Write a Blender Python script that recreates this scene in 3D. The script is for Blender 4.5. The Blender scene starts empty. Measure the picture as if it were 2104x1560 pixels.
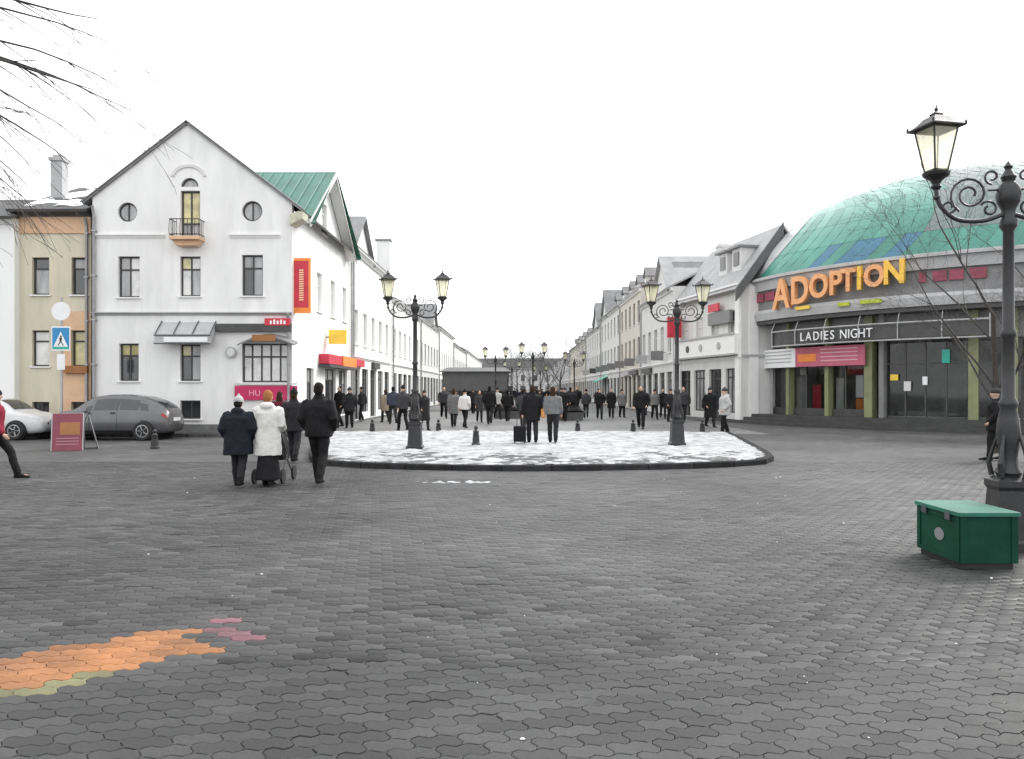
import bpy, bmesh, math, random
import numpy as np
from mathutils import Vector, Matrix, noise as mnoise

R = math.radians
rng = random.Random(7)
sc = bpy.context.scene
col = sc.collection

# ------------------------------------------------------------------ camera, sky, sun, exposure
F = 1640.0          # focal length in photo pixels
HZ = 800.0          # horizon row
VX = 1060.0         # column of the street's vanishing point
EYE = 1.67
cam_d = bpy.data.cameras.new('camera')
cam_d.sensor_width = 36.0
cam_d.lens = 36.0 * F / 2104.0
cam_d.shift_x = (1052.0 - VX) / 2104.0
cam_d.shift_y = (HZ - 780.0) / 2104.0
cam_d.clip_start = 0.1
cam_d.clip_end = 3000
cam = bpy.data.objects.new('camera', cam_d)
col.objects.link(cam)
cam.location = (0, 0, EYE)
cam.rotation_euler = (R(90), 0, 0)
sc.camera = cam

SUN_EL, SUN_AZ = 36.0, 52.0      # azimuth clockwise from +Y (street direction)
world = bpy.data.worlds.new('World')
sc.world = world
world.use_nodes = True
wn = world.node_tree
for n in list(wn.nodes):
    wn.nodes.remove(n)
w_out = wn.nodes.new('ShaderNodeOutputWorld')
w_bg = wn.nodes.new('ShaderNodeBackground')
w_sky = wn.nodes.new('ShaderNodeTexSky')
w_sky.sky_type = 'NISHITA'
w_sky.sun_disc = False
w_sky.sun_elevation = R(SUN_EL)
w_sky.sun_rotation = R(SUN_AZ)
w_sky.dust_density = 4.0
w_hsv = wn.nodes.new('ShaderNodeHueSaturation')
w_hsv.inputs['Saturation'].default_value = 0.12
w_mix = wn.nodes.new('ShaderNodeMix')          # thin even cloud in front of the clear sky
w_mix.data_type = 'RGBA'
w_mix.inputs[0].default_value = 0.72
w_mix.inputs[7].default_value = (9.6, 9.7, 9.9, 1)
wn.links.new(w_sky.outputs[0], w_hsv.inputs['Color'])
wn.links.new(w_hsv.outputs[0], w_mix.inputs[6])
wn.links.new(w_mix.outputs[2], w_bg.inputs['Color'])
w_bg.inputs['Strength'].default_value = 0.14
wn.links.new(w_bg.outputs[0], w_out.inputs[0])

sun_d = bpy.data.lights.new('sun', 'SUN')
sun_d.energy = 1.5
sun_d.angle = R(22)
sun_d.color = (1.0, 0.98, 0.95)
sun = bpy.data.objects.new('sun', sun_d)
col.objects.link(sun)
to_sun = Vector((math.sin(R(SUN_AZ)) * math.cos(R(SUN_EL)), math.cos(R(SUN_AZ)) * math.cos(R(SUN_EL)), math.sin(R(SUN_EL))))
sun.rotation_euler = to_sun.to_track_quat('Z', 'Y').to_euler()
sun.location = (20, 30, 40)

sc.view_settings.view_transform = 'Standard'
sc.view_settings.look = 'None'
sc.view_settings.exposure = 0.7
sc.view_settings.gamma = 1.0
sc.view_settings.use_curve_mapping = False
sc.cycles.use_denoising = True
sc.cycles.max_bounces = 6
sc.cycles.diffuse_bounces = 3
sc.cycles.glossy_bounces = 3
sc.cycles.transparent_max_bounces = 8
sc.cycles.caustics_reflective = False
sc.cycles.caustics_refractive = False


# ------------------------------------------------------------------ pixel helpers
def gd(py, z=0.0):
    return F * (EYE - z) / (py - HZ)

def wx(px, d):
    return (px - VX) / F * d

def wz(py, d):
    return EYE - (py - HZ) / F * d


# ------------------------------------------------------------------ materials
MATS = {}

def mat(name, c, rough=0.7, nscale=0, namt=0.0, c2=None, bump=0.0, bscale=None, metal=0.0, spec=0.5,
        detail=4, objrnd=0.0, attr=None, streak=False, coords='Object', coat=0.0, rvar=0.0):
    """Principled surface with noise colour variation, wear and fine relief."""
    if name in MATS:
        return MATS[name]
    m = bpy.data.materials.new(name)
    m.use_nodes = True
    nt = m.node_tree
    b = nt.nodes['Principled BSDF']
    b.inputs['Roughness'].default_value = rough
    b.inputs['Metallic'].default_value = metal
    b.inputs['Specular IOR Level'].default_value = spec
    b.inputs['Coat Weight'].default_value = coat
    b.inputs['Base Color'].default_value = (*c, 1)
    if nscale or bump:
        tc = nt.nodes.new('ShaderNodeTexCoord')
        if coords == 'World':
            geo = nt.nodes.new('ShaderNodeNewGeometry')
            vec = geo.outputs['Position']
        else:
            vec = tc.outputs[coords]
        mp = nt.nodes.new('ShaderNodeMapping')
        nt.links.new(vec, mp.inputs[0])
        if streak:
            mp.inputs['Scale'].default_value = (1, 1, 0.25)
    cur = None
    if nscale:
        nz = nt.nodes.new('ShaderNodeTexNoise')
        nz.inputs['Scale'].default_value = nscale
        nz.inputs['Detail'].default_value = detail
        nz.inputs['Roughness'].default_value = 0.62
        nt.links.new(mp.outputs[0], nz.inputs['Vector'])
        rp = nt.nodes.new('ShaderNodeValToRGB')
        rp.color_ramp.elements[0].position = 0.32
        rp.color_ramp.elements[1].position = 0.68
        lo = c2 if c2 else tuple(x * (1 - namt) for x in c)
        hi = c if c2 else tuple(min(1, x * (1 + namt)) for x in c)
        rp.color_ramp.elements[0].color = (*lo, 1)
        rp.color_ramp.elements[1].color = (*hi, 1)
        nt.links.new(nz.outputs['Fac'], rp.inputs[0])
        cur = rp.outputs[0]
        if rvar:
            mr = nt.nodes.new('ShaderNodeMapRange')
            mr.inputs[1].default_value = 0.3
            mr.inputs[2].default_value = 0.7
            mr.inputs[3].default_value = max(0.05, rough - rvar)
            mr.inputs[4].default_value = min(1, rough + rvar)
            nt.links.new(nz.outputs['Fac'], mr.inputs[0])
            nt.links.new(mr.outputs[0], b.inputs['Roughness'])
    if streak and cur is not None:                       # rain streaks and grime runs
        mp2 = nt.nodes.new('ShaderNodeMapping')
        mp2.inputs['Scale'].default_value = (1, 1, 0.22)
        nt.links.new(vec, mp2.inputs[0])
        n3 = nt.nodes.new('ShaderNodeTexNoise')
        n3.inputs['Scale'].default_value = 2.3
        n3.inputs['Detail'].default_value = 6
        nt.links.new(mp2.outputs[0], n3.inputs['Vector'])
        mr3 = nt.nodes.new('ShaderNodeMapRange')
        mr3.inputs[1].default_value = 0.5
        mr3.inputs[2].default_value = 0.72
        mr3.inputs[3].default_value = 1.0
        mr3.inputs[4].default_value = 0.9
        nt.links.new(n3.outputs['Fac'], mr3.inputs[0])
        mx3 = nt.nodes.new('ShaderNodeMix')
        mx3.data_type = 'RGBA'
        mx3.blend_type = 'MULTIPLY'
        mx3.inputs[0].default_value = 1.0
        nt.links.new(cur, mx3.inputs[6])
        nt.links.new(mr3.outputs[0], mx3.inputs[7])
        cur = mx3.outputs[2]
    if objrnd or attr:
        if attr:
            at = nt.nodes.new('ShaderNodeAttribute')
            at.attribute_name = attr
            src = at.outputs['Fac']
        else:
            oi = nt.nodes.new('ShaderNodeObjectInfo')
            src = oi.outputs['Random']
        mr2 = nt.nodes.new('ShaderNodeMapRange')
        k = objrnd
        mr2.inputs[3].default_value = 1 - k
        mr2.inputs[4].default_value = 1 + k
        nt.links.new(src, mr2.inputs[0])
        mul = nt.nodes.new('ShaderNodeMix')
        mul.data_type = 'RGBA'
        mul.blend_type = 'MULTIPLY'
        mul.inputs[0].default_value = 1.0
        if cur is not None:
            nt.links.new(cur, mul.inputs[6])
        else:
            mul.inputs[6].default_value = (*c, 1)
        nt.links.new(mr2.outputs[0], mul.inputs[7])
        cur = mul.outputs[2]
    if cur is not None:
        nt.links.new(cur, b.inputs['Base Color'])
    if bump:
        n2 = nt.nodes.new('ShaderNodeTexNoise')
        n2.inputs['Scale'].default_value = bscale or nscale * 6
        n2.inputs['Detail'].default_value = 4
        nt.links.new(mp.outputs[0], n2.inputs['Vector'])
        bp = nt.nodes.new('ShaderNodeBump')
        bp.inputs['Strength'].default_value = bump
        bp.inputs['Distance'].default_value = 0.02
        nt.links.new(n2.outputs['Fac'], bp.inputs['Height'])
        nt.links.new(bp.outputs[0], b.inputs['Normal'])
    MATS[name] = m
    return m


def ground_mat(name, base, joint=None, scale=9.0, attr=None, objrnd=0.0, lo=0.62, tint=(1, 1, 1)):
    """Damp concrete: big dirty / damp patches, grit, variation per stone."""
    m = bpy.data.materials.new(name)
    m.use_nodes = True
    nt = m.node_tree
    b = nt.nodes['Principled BSDF']
    geo = nt.nodes.new('ShaderNodeNewGeometry')
    big = nt.nodes.new('ShaderNodeTexNoise')
    big.inputs['Scale'].default_value = 0.22
    big.inputs['Detail'].default_value = 5
    big.inputs['Roughness'].default_value = 0.55
    nt.links.new(geo.outputs['Position'], big.inputs['Vector'])
    fine = nt.nodes.new('ShaderNodeTexNoise')
    fine.inputs['Scale'].default_value = 45
    fine.inputs['Detail'].default_value = 6
    fine.inputs['Roughness'].default_value = 0.75
    nt.links.new(geo.outputs['Position'], fine.inputs['Vector'])
    r1 = nt.nodes.new('ShaderNodeMapRange')
    r1.inputs[1].default_value = 0.36
    r1.inputs[2].default_value = 0.62
    r1.inputs[3].default_value = lo
    r1.inputs[4].default_value = 1.12
    nt.links.new(big.outputs['Fac'], r1.inputs[0])
    r2 = nt.nodes.new('ShaderNodeMapRange')
    r2.inputs[1].default_value = 0.25
    r2.inputs[2].default_value = 0.75
    r2.inputs[3].default_value = 0.74
    r2.inputs[4].default_value = 1.26
    nt.links.new(fine.outputs['Fac'], r2.inputs[0])
    mu = nt.nodes.new('ShaderNodeMath')
    mu.operation = 'MULTIPLY'
    nt.links.new(r1.outputs[0], mu.inputs[0])
    nt.links.new(r2.outputs[0], mu.inputs[1])
    midn = nt.nodes.new('ShaderNodeTexNoise')          # stains of a hand's to a metre's size
    midn.inputs['Scale'].default_value = 1.7
    midn.inputs['Detail'].default_value = 7
    midn.inputs['Roughness'].default_value = 0.68
    nt.links.new(geo.outputs['Position'], midn.inputs['Vector'])
    rm = nt.nodes.new('ShaderNodeMapRange')
    rm.inputs[1].default_value = 0.33
    rm.inputs[2].default_value = 0.66
    rm.inputs[3].default_value = 0.68
    rm.inputs[4].default_value = 1.28
    nt.links.new(midn.outputs['Fac'], rm.inputs[0])
    mum = nt.nodes.new('ShaderNodeMath')
    mum.operation = 'MULTIPLY'
    nt.links.new(mu.outputs[0], mum.inputs[0])
    nt.links.new(rm.outputs[0], mum.inputs[1])
    vor = nt.nodes.new('ShaderNodeTexVoronoi')         # trodden gum and grit spots
    vor.inputs['Scale'].default_value = 2.6
    nt.links.new(geo.outputs['Position'], vor.inputs['Vector'])
    rv = nt.nodes.new('ShaderNodeMapRange')
    rv.inputs[1].default_value = 0.045
    rv.inputs[2].default_value = 0.075
    rv.inputs[3].default_value = 0.62
    rv.inputs[4].default_value = 1.0
    nt.links.new(vor.outputs['Distance'], rv.inputs[0])
    muv = nt.nodes.new('ShaderNodeMath')
    muv.operation = 'MULTIPLY'
    nt.links.new(mum.outputs[0], muv.inputs[0])
    nt.links.new(rv.outputs[0], muv.inputs[1])
    last = muv.outputs[0]
    if attr or objrnd:
        if attr:
            at = nt.nodes.new('ShaderNodeAttribute')
            at.attribute_name = attr
            src = at.outputs['Fac']
        else:
            oi = nt.nodes.new('ShaderNodeObjectInfo')
            src = oi.outputs['Random']
        r3 = nt.nodes.new('ShaderNodeMapRange')
        r3.clamp = False
        r3.inputs[3].default_value = 1 - objrnd
        r3.inputs[4].default_value = 1 + objrnd
        nt.links.new(src, r3.inputs[0])
        mu2 = nt.nodes.new('ShaderNodeMath')
        mu2.operation = 'MULTIPLY'
        nt.links.new(last, mu2.inputs[0])
        nt.links.new(r3.outputs[0], mu2.inputs[1])
        last = mu2.outputs[0]
    if joint:
        mp = nt.nodes.new('ShaderNodeMapping')
        mp.inputs['Rotation'].default_value = (0, 0, R(-10))
        nt.links.new(geo.outputs['Position'], mp.inputs[0])
        br = nt.nodes.new('ShaderNodeTexBrick')
        br.inputs['Scale'].default_value = 1.0
        br.inputs['Brick Width'].default_value = 0.225
        br.inputs['Row Height'].default_value = 0.1125
        br.inputs['Mortar Size'].default_value = 0.006
        br.inputs['Color1'].default_value = (1.1, 1.1, 1.1, 1)
        br.inputs['Color2'].default_value = (0.86, 0.86, 0.86, 1)
        br.inputs['Mortar'].default_value = (0.45, 0.45, 0.45, 1)
        nt.links.new(mp.outputs[0], br.inputs['Vector'])
        mu3 = nt.nodes.new('ShaderNodeMix')
        mu3.data_type = 'RGBA'
        mu3.blend_type = 'MULTIPLY'
        mu3.inputs[0].default_value = 1.0
        nt.links.new(br.outputs['Color'], mu3.inputs[6])
        nt.links.new(last, mu3.inputs[7])
        last = mu3.outputs[2]
    fin = nt.nodes.new('ShaderNodeMix')
    fin.data_type = 'RGBA'
    fin.blend_type = 'MULTIPLY'
    fin.inputs[0].default_value = 1.0
    fin.inputs[6].default_value = (*base, 1)
    nt.links.new(last, fin.inputs[7])
    nt.links.new(fin.outputs[2], b.inputs['Base Color'])
    r4 = nt.nodes.new('ShaderNodeMapRange')
    r4.inputs[1].default_value = 0.36
    r4.inputs[2].default_value = 0.62
    r4.inputs[3].default_value = 0.5
    r4.inputs[4].default_value = 0.8
    nt.links.new(midn.outputs['Fac'], r4.inputs[0])
    nt.links.new(r4.outputs[0], b.inputs['Roughness'])
    b.inputs['Specular IOR Level'].default_value = 0.28
    bp = nt.nodes.new('ShaderNodeBump')
    bp.inputs['Strength'].default_value = 0.35
    bp.inputs['Distance'].default_value = 0.004
    nt.links.new(fine.outputs['Fac'], bp.inputs['Height'])
    nt.links.new(bp.outputs[0], b.inputs['Normal'])
    MATS[name] = m
    return m


def glass_mat(name, tint, alpha=0.5, rough=0.04):
    """Window glass: clear coat of reflection over see-through tint."""
    m = bpy.data.materials.new(name)
    m.use_nodes = True
    nt = m.node_tree
    nt.nodes.remove(nt.nodes['Principled BSDF'])
    out = nt.nodes['Material Output']
    gl = nt.nodes.new('ShaderNodeBsdfGlossy')
    gl.inputs['Roughness'].default_value = rough
    tr = nt.nodes.new('ShaderNodeBsdfTransparent')
    tr.inputs['Color'].default_value = (*tint, 1)
    fr = nt.nodes.new('ShaderNodeFresnel')
    fr.inputs['IOR'].default_value = 1.6
    mx = nt.nodes.new('ShaderNodeMixShader')
    nt.links.new(fr.outputs[0], mx.inputs[0])
    nt.links.new(tr.outputs[0], mx.inputs[1])
    nt.links.new(gl.outputs[0], mx.inputs[2])
    nt.links.new(mx.outputs[0], out.inputs[0])
    MATS[name] = m
    return m


def lamp_glass(name, c):
    m = bpy.data.materials.new(name)
    m.use_nodes = True
    nt = m.node_tree
    nt.nodes.remove(nt.nodes['Principled BSDF'])
    out = nt.nodes['Material Output']
    a = nt.nodes.new('ShaderNodeBsdfTranslucent')
    a.inputs['Color'].default_value = (*c, 1)
    t = nt.nodes.new('ShaderNodeBsdfTransparent')
    t.inputs['Color'].default_value = (*[0.5 + 0.5 * x for x in c], 1)
    g = nt.nodes.new('ShaderNodeBsdfGlossy')
    g.inputs['Roughness'].default_value = 0.15
    m1 = nt.nodes.new('ShaderNodeMixShader')
    m1.inputs[0].default_value = 0.55
    m2 = nt.nodes.new('ShaderNodeMixShader')
    m2.inputs[0].default_value = 0.08
    nt.links.new(a.outputs[0], m1.inputs[1])
    nt.links.new(t.outputs[0], m1.inputs[2])
    nt.links.new(m1.outputs[0], m2.inputs[1])
    nt.links.new(g.outputs[0], m2.inputs[2])
    nt.links.new(m2.outputs[0], out.inputs[0])
    MATS[name] = m
    return m


M_white = mat('white_plaster', (0.79, 0.785, 0.77), 0.85, 1.1, 0.09, detail=9, bump=0.12, bscale=60, streak=True)
M_white2 = mat('street_white_plaster', (0.82, 0.82, 0.80), 0.85, 1.1, 0.04, bump=0.1, bscale=50, streak=True)
M_cream = mat('cream_plaster', (0.62, 0.565, 0.44), 0.85, 1.6, 0.08, bump=0.15, bscale=50, streak=True)
M_ochre = mat('ochre_plaster', (0.68, 0.45, 0.29), 0.85, 2.0, 0.08, bump=0.1, bscale=50)
M_grey = mat('grey_plaster', (0.48, 0.48, 0.47), 0.85, 1.4, 0.08, bump=0.1, bscale=50, streak=True)
M_pale = mat('pale_grey_plaster', (0.64, 0.64, 0.62), 0.85, 1.4, 0.06, bump=0.1, bscale=50, streak=True)
M_beige = mat('beige_plaster', (0.6, 0.56, 0.49), 0.85, 1.4, 0.06, bump=0.1, bscale=50, streak=True)
M_plinth = mat('plinth_stone', (0.16, 0.16, 0.16), 0.8, 4, 0.2, bump=0.2, bscale=40)
M_trim = mat('white_trim', (0.8, 0.8, 0.78), 0.75, 3, 0.04)
M_greytrim = mat('grey_trim', (0.4, 0.4, 0.4), 0.7, 3, 0.08)
M_frame = mat('dark_frame', (0.045, 0.042, 0.04), 0.5, 8, 0.15)
M_wframe = mat('white_frame', (0.7, 0.7, 0.68), 0.5, 8, 0.05)
M_paned = mat('pane_dark', (0.035, 0.037, 0.04), 0.06, 0.9, 0.5, spec=0.9, coords='World')
M_paneg = mat('pane_curtain_grey', (0.3, 0.3, 0.3), 0.12, 2.2, 0.45, spec=0.9, coords='World', streak=True)
M_panel = mat('pane_curtain_light', (0.62, 0.62, 0.6), 0.12, 2.2, 0.2, spec=0.9, coords='World')
M_panew = mat('pane_curtain_warm_lit', (0.52, 0.46, 0.22), 0.12, 2.2, 0.3, spec=0.9, coords='World')  # warm light on the curtains is painted into this yellow
M_greenroof = mat('green_sheet_roof', (0.05, 0.18, 0.135), 0.42, 1.2, 0.16, spec=0.5, streak=True)
M_greyroof = mat('grey_sheet_roof', (0.2, 0.2, 0.2), 0.5, 1.5, 0.2, bump=0.08, bscale=30)
M_darkroof = mat('dark_roof', (0.07, 0.07, 0.07), 0.7, 2.2, 0.3, bump=0.1, bscale=30)
M_paleroof = mat('pale_roof', (0.33, 0.33, 0.33), 0.55, 1.5, 0.15, bump=0.1, bscale=20)
M_paneglare = mat('pane_glare', (0.78, 0.78, 0.77), 0.12, 2.2, 0.1, spec=0.9, coords='World')  # blown-out daylight on the street windows, put into the pane colour
M_zinc = mat('zinc_pipe', (0.38, 0.38, 0.38), 0.4, 3, 0.15, metal=0.6)
M_iron = mat('black_iron', (0.022, 0.022, 0.023), 0.45, 9, 0.35, bump=0.15, bscale=60, spec=0.5)
M_irongrey = mat('grey_iron', (0.075, 0.075, 0.077), 0.5, 9, 0.3, bump=0.1, bscale=60)
M_lantern = lamp_glass('lantern_glass', (0.97, 0.95, 0.76))
M_snow = mat('snow', (0.52, 0.53, 0.545), 0.8, 2.6, 0.0, c2=(0.2, 0.2, 0.2), bump=0.6, bscale=22, coords='World', detail=9)
M_snowroof = mat('roof_snow', (0.82, 0.83, 0.85), 0.8, 3, 0.06, bump=0.3, bscale=10)
M_kerb = mat('kerb_granite', (0.03, 0.03, 0.031), 0.9, 6, 0.3, bump=0.3, bscale=60, spec=0.15, objrnd=0.18)
M_crate = mat('green_box_paint', (0.003, 0.046, 0.026), 0.6, 2.5, 0.3, bump=0.08, bscale=25, spec=0.2)
M_cratetop = mat('green_box_lid', (0.02, 0.15, 0.1), 0.45, 3, 0.2, bump=0.08, bscale=25)
M_red = mat('red_sign', (0.55, 0.03, 0.055), 0.5, 3, 0.12)
M_magenta = mat('magenta_banner', (0.48, 0.02, 0.1), 0.6, 3, 0.12, bump=0.15, bscale=5)
M_orange = mat('orange_sign', (0.8, 0.24, 0.04), 0.5, 3, 0.1)
M_amber = mat('amber_letter', (0.78, 0.37, 0.15), 0.35, 5, 0.12, spec=0.6)
M_amber2 = mat('yellow_letter', (0.85, 0.5, 0.06), 0.35, 5, 0.1)
M_lime = mat('lime_sign', (0.42, 0.5, 0.03), 0.5, 3, 0.1)
M_yellow = mat('yellow_sign', (0.9, 0.62, 0.07), 0.5, 3, 0.1)
M_brown = mat('brown_sign', (0.3, 0.12, 0.035), 0.5, 3, 0.15)
M_signwhite = mat('sign_white', (0.82, 0.82, 0.82), 0.45, 3, 0.03)
M_signblue = mat('sign_blue', (0.02, 0.24, 0.5), 0.4, 3, 0.04)
M_signgreen = mat('sign_green', (0.02, 0.42, 0.3), 0.4, 3, 0.04)
M_black = mat('matt_black', (0.014, 0.014, 0.014), 0.6, 5, 0.2)
M_darkgrey = mat('dark_grey_panel', (0.06, 0.06, 0.06), 0.55, 3, 0.2)
M_midgrey = mat('mid_grey_panel', (0.2, 0.2, 0.2), 0.55, 2, 0.12, bump=0.05, bscale=30)
M_lightgrey = mat('light_grey_panel', (0.42, 0.42, 0.42), 0.5, 2, 0.08)
M_olive = mat('olive_column', (0.22, 0.235, 0.12), 0.55, 2, 0.15)
M_glass = glass_mat('shop_glass', (0.72, 0.75, 0.74))
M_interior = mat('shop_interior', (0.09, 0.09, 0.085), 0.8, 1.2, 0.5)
M_rubber = mat('tyre_rubber', (0.016, 0.016, 0.016), 0.8, 20, 0.2)
M_rim = mat('wheel_rim', (0.35, 0.35, 0.36), 0.35, 8, 0.1, metal=0.7)
M_carglass = mat('car_glass', (0.02, 0.022, 0.025), 0.05, 2, 0.2, spec=0.9)
M_cargrey = mat('car_grey_paint', (0.105, 0.105, 0.108), 0.32, 4, 0.08, metal=0.35, coat=0.6)
M_carwhite = mat('car_white_paint', (0.62, 0.62, 0.62), 0.32, 4, 0.05, coat=0.5)
M_chrome = mat('chrome', (0.6, 0.6, 0.6), 0.2, 5, 0.05, metal=1.0)
M_tail = mat('tail_lamp_red', (0.25, 0.015, 0.015), 0.2, 5, 0.1)
M_headl = mat('head_lamp', (0.55, 0.56, 0.57), 0.1, 5, 0.1, spec=0.9)
M_bark = mat('bark', (0.06, 0.052, 0.045), 0.9, 12, 0.35, bump=0.4, bscale=40)
M_twig = mat('twig', (0.06, 0.055, 0.05), 0.9, 12, 0.3)
M_fartwig = mat('far_twig', (0.12, 0.118, 0.115), 0.9, 12, 0.3)
M_skin = mat('skin', (0.55, 0.36, 0.27), 0.6, 14, 0.08)
M_ground = ground_mat('road_pavers', (0.098, 0.098, 0.097), joint=True)
M_bed = ground_mat('joint_sand', (0.042, 0.041, 0.04))
M_paver = ground_mat('grey_paver', (0.057, 0.057, 0.0564), attr='rnd', objrnd=0.26)
M_paver_o = ground_mat('grey_paver_single', (0.057, 0.057, 0.0564), objrnd=0.26)
M_terra = ground_mat('terracotta_paver', (0.27, 0.122, 0.052), attr='rnd', objrnd=0.14, lo=0.85)
M_terra_o = ground_mat('terracotta_paver_single', (0.27, 0.122, 0.052), objrnd=0.14, lo=0.85)
M_rose = ground_mat('rose_paver', (0.18, 0.085, 0.1), attr='rnd', objrnd=0.14, lo=0.8)
M_rose_o = ground_mat('rose_paver_single', (0.18, 0.085, 0.1), objrnd=0.14, lo=0.8)
M_yel = ground_mat('yellow_paver', (0.15, 0.145, 0.075), attr='rnd', objrnd=0.14, lo=0.8)
M_yel_o = ground_mat('yellow_paver_single', (0.15, 0.145, 0.075), objrnd=0.14, lo=0.8)
M_lightpav = ground_mat('pale_paver', (0.062, 0.062, 0.061), attr='rnd', objrnd=0.14, lo=0.8)
M_lightpav_o = ground_mat('pale_paver_single', (0.062, 0.062, 0.061), objrnd=0.14, lo=0.8)
M_street = ground_mat('street_slabs', (0.2, 0.2, 0.197), joint=True, lo=0.75)
M_island = ground_mat('island_pavers', (0.1, 0.1, 0.099), joint=True)
M_sidewalk = ground_mat('sidewalk', (0.085, 0.085, 0.085), joint=True)
M_step = mat('step_stone', (0.05, 0.05, 0.05), 0.7, 2.5, 0.25, bump=0.15, bscale=40, coords='World')


def cloth(name, c, n=0.18):
    return mat(name, c, 0.85, 14, n, bump=0.5, bscale=16, spec=0.2)


# ------------------------------------------------------------------ objects
WL = {}

def link(o, parent=None):
    col.objects.link(o)
    if parent is not None:
        o.parent = parent
    return o

def tag(o, label=None, cat=None, group=None, kind=None):
    if label: o['label'] = label
    if cat: o['category'] = cat
    if group: o['group'] = group
    if kind: o['kind'] = kind
    return o

def thing(name, label, cat, loc=(0, 0, 0), rz=0.0, group=None):
    o = bpy.data.objects.new(name, None)
    o.empty_display_size = 0.2
    o.location = loc
    o.rotation_euler = (0, 0, rz)
    link(o)
    WL[o] = (Vector(loc), rz)
    tag(o, label, cat, group)
    return o

def copy_tree(o, parent=None, **kw):
    c = o.copy()
    col.objects.link(c)
    c.parent = parent
    for ch in o.children:
        copy_tree(ch, c)
    return c


class MB:
    """Collects shapes and links them as ONE mesh object."""
    def __init__(s):
        s.v = []
        s.f = []
        s.m = []
        s.cm = 0

    def add(s, vs, fs):
        k = len(s.v)
        s.v += [tuple(v) for v in vs]
        s.f += [tuple(i + k for i in f) for f in fs]
        s.m += [s.cm] * len(fs)
        return s

    def box(s, x0, x1, y0, y1, z0, z1):
        x0, x1 = min(x0, x1), max(x0, x1)
        y0, y1 = min(y0, y1), max(y0, y1)
        z0, z1 = min(z0, z1), max(z0, z1)
        return s.add([(x0, y0, z0), (x1, y0, z0), (x1, y1, z0), (x0, y1, z0), (x0, y0, z1), (x1, y0, z1), (x1, y1, z1), (x0, y1, z1)],
                     [(0, 3, 2, 1), (4, 5, 6, 7), (0, 1, 5, 4), (1, 2, 6, 5), (2, 3, 7, 6), (3, 0, 4, 7)])

    def prism(s, poly, y0, y1):
        """polygon in (x,z), extruded along y from y0 to y1; poly counter-clockwise seen from -y"""
        n = len(poly)
        vs = [(x, y0, z) for x, z in poly] + [(x, y1, z) for x, z in poly]
        fs = [tuple(range(n)), tuple(range(2 * n - 1, n - 1, -1))]
        for i in range(n):
            j = (i + 1) % n
            fs.append((i, i + n, j + n, j))
        return s.add(vs, fs)

    def prismz(s, poly, z0, z1):
        n = len(poly)
        vs = [(x, y, z0) for x, y in poly] + [(x, y, z1) for x, y in poly]
        fs = [tuple(range(n - 1, -1, -1)), tuple(range(n, 2 * n))]
        for i in range(n):
            j = (i + 1) % n
            fs.append((i, j, j + n, i + n))
        return s.add(vs, fs)

    def slab(s, quad, t):
        """quad of 4 points thickened by t along its normal"""
        p = [Vector(q) for q in quad]
        nn = (p[1] - p[0]).cross(p[2] - p[0]).normalized() * t
        vs = p + [q + nn for q in p]
        n = len(p)
        fs = [tuple(range(n - 1, -1, -1)), tuple(range(n, 2 * n))]
        for i in range(n):
            j = (i + 1) % n
            fs.append((i, j, j + n, i + n))
        return s.add(vs, fs)

    def tube(s, pts, rad, n=8, cap=True):
        pts = [Vector(p) for p in pts]
        if not hasattr(rad, '__len__'):
            rad = [rad] * len(pts)
        vs = []
        up = Vector((0, 0, 1))
        prev = None
        for i, p in enumerate(pts):
            a = pts[max(0, i - 1)]
            b = pts[min(len(pts) - 1, i + 1)]
            t = (b - a)
            if t.length < 1e-9: t = Vector((0, 0, 1))
            t.normalize()
            if prev is None:
                r0 = up if abs(t.z) < 0.9 else Vector((1, 0, 0))
                u = (r0 - t * r0.dot(t)).normalized()
            else:
                u = prev - t * prev.dot(t)
                u = u.normalized() if u.length > 1e-6 else t.orthogonal().normalized()
            prev = u
            w = t.cross(u)
            for k in range(n):
                a_ = 2 * math.pi * k / n
                vs.append(p + (u * math.cos(a_) + w * math.sin(a_)) * rad[i])
        fs = []
        for i in range(len(pts) - 1):
            for k in range(n):
                k2 = (k + 1) % n
                fs.append((i * n + k, i * n + k2, (i + 1) * n + k2, (i + 1) * n + k))
        if cap:
            fs.append(tuple(range(n - 1, -1, -1)))
            m0 = (len(pts) - 1) * n
            fs.append(tuple(range(m0, m0 + n)))
        return s.add(vs, fs)

    def bar(s, p, q, w, h):
        return s.tube([p, q], max(w, h) * 0.7071, 4)

    def rings(s, rings, cap=True):
        """loft closed rings with equal counts"""
        n = len(rings[0])
        vs = [v for r in rings for v in r]
        fs = []
        for i in range(len(rings) - 1):
            for k in range(n):
                k2 = (k + 1) % n
                fs.append((i * n + k, i * n + k2, (i + 1) * n + k2, (i + 1) * n + k))
        if cap:
            fs.append(tuple(range(n - 1, -1, -1)))
            m0 = (len(rings) - 1) * n
            fs.append(tuple(range(m0, m0 + n)))
        return s.add(vs, fs)

    def lathe(s, prof, n=16, c=(0, 0, 0), a0=0.0):
        rs = []
        for r, z in prof:
            rs.append([(c[0] + r * math.cos(a0 + 2 * math.pi * k / n), c[1] + r * math.sin(a0 + 2 * math.pi * k / n), c[2] + z) for k in range(n)])
        return s.rings(rs)

    def ball(s, c, r, n=12, m=8):
        rx, ry, rz = r if hasattr(r, '__len__') else (r, r, r)
        rs = []
        for i in range(m + 1):
            a = math.pi * (i / m) * 0.998 + 0.003
            rs.append([(c[0] + rx * math.sin(a) * math.cos(2 * math.pi * k / n), c[1] + ry * math.sin(a) * math.sin(2 * math.pi * k / n), c[2] - rz * math.cos(a)) for k in range(n)])
        return s.rings(rs)

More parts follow.
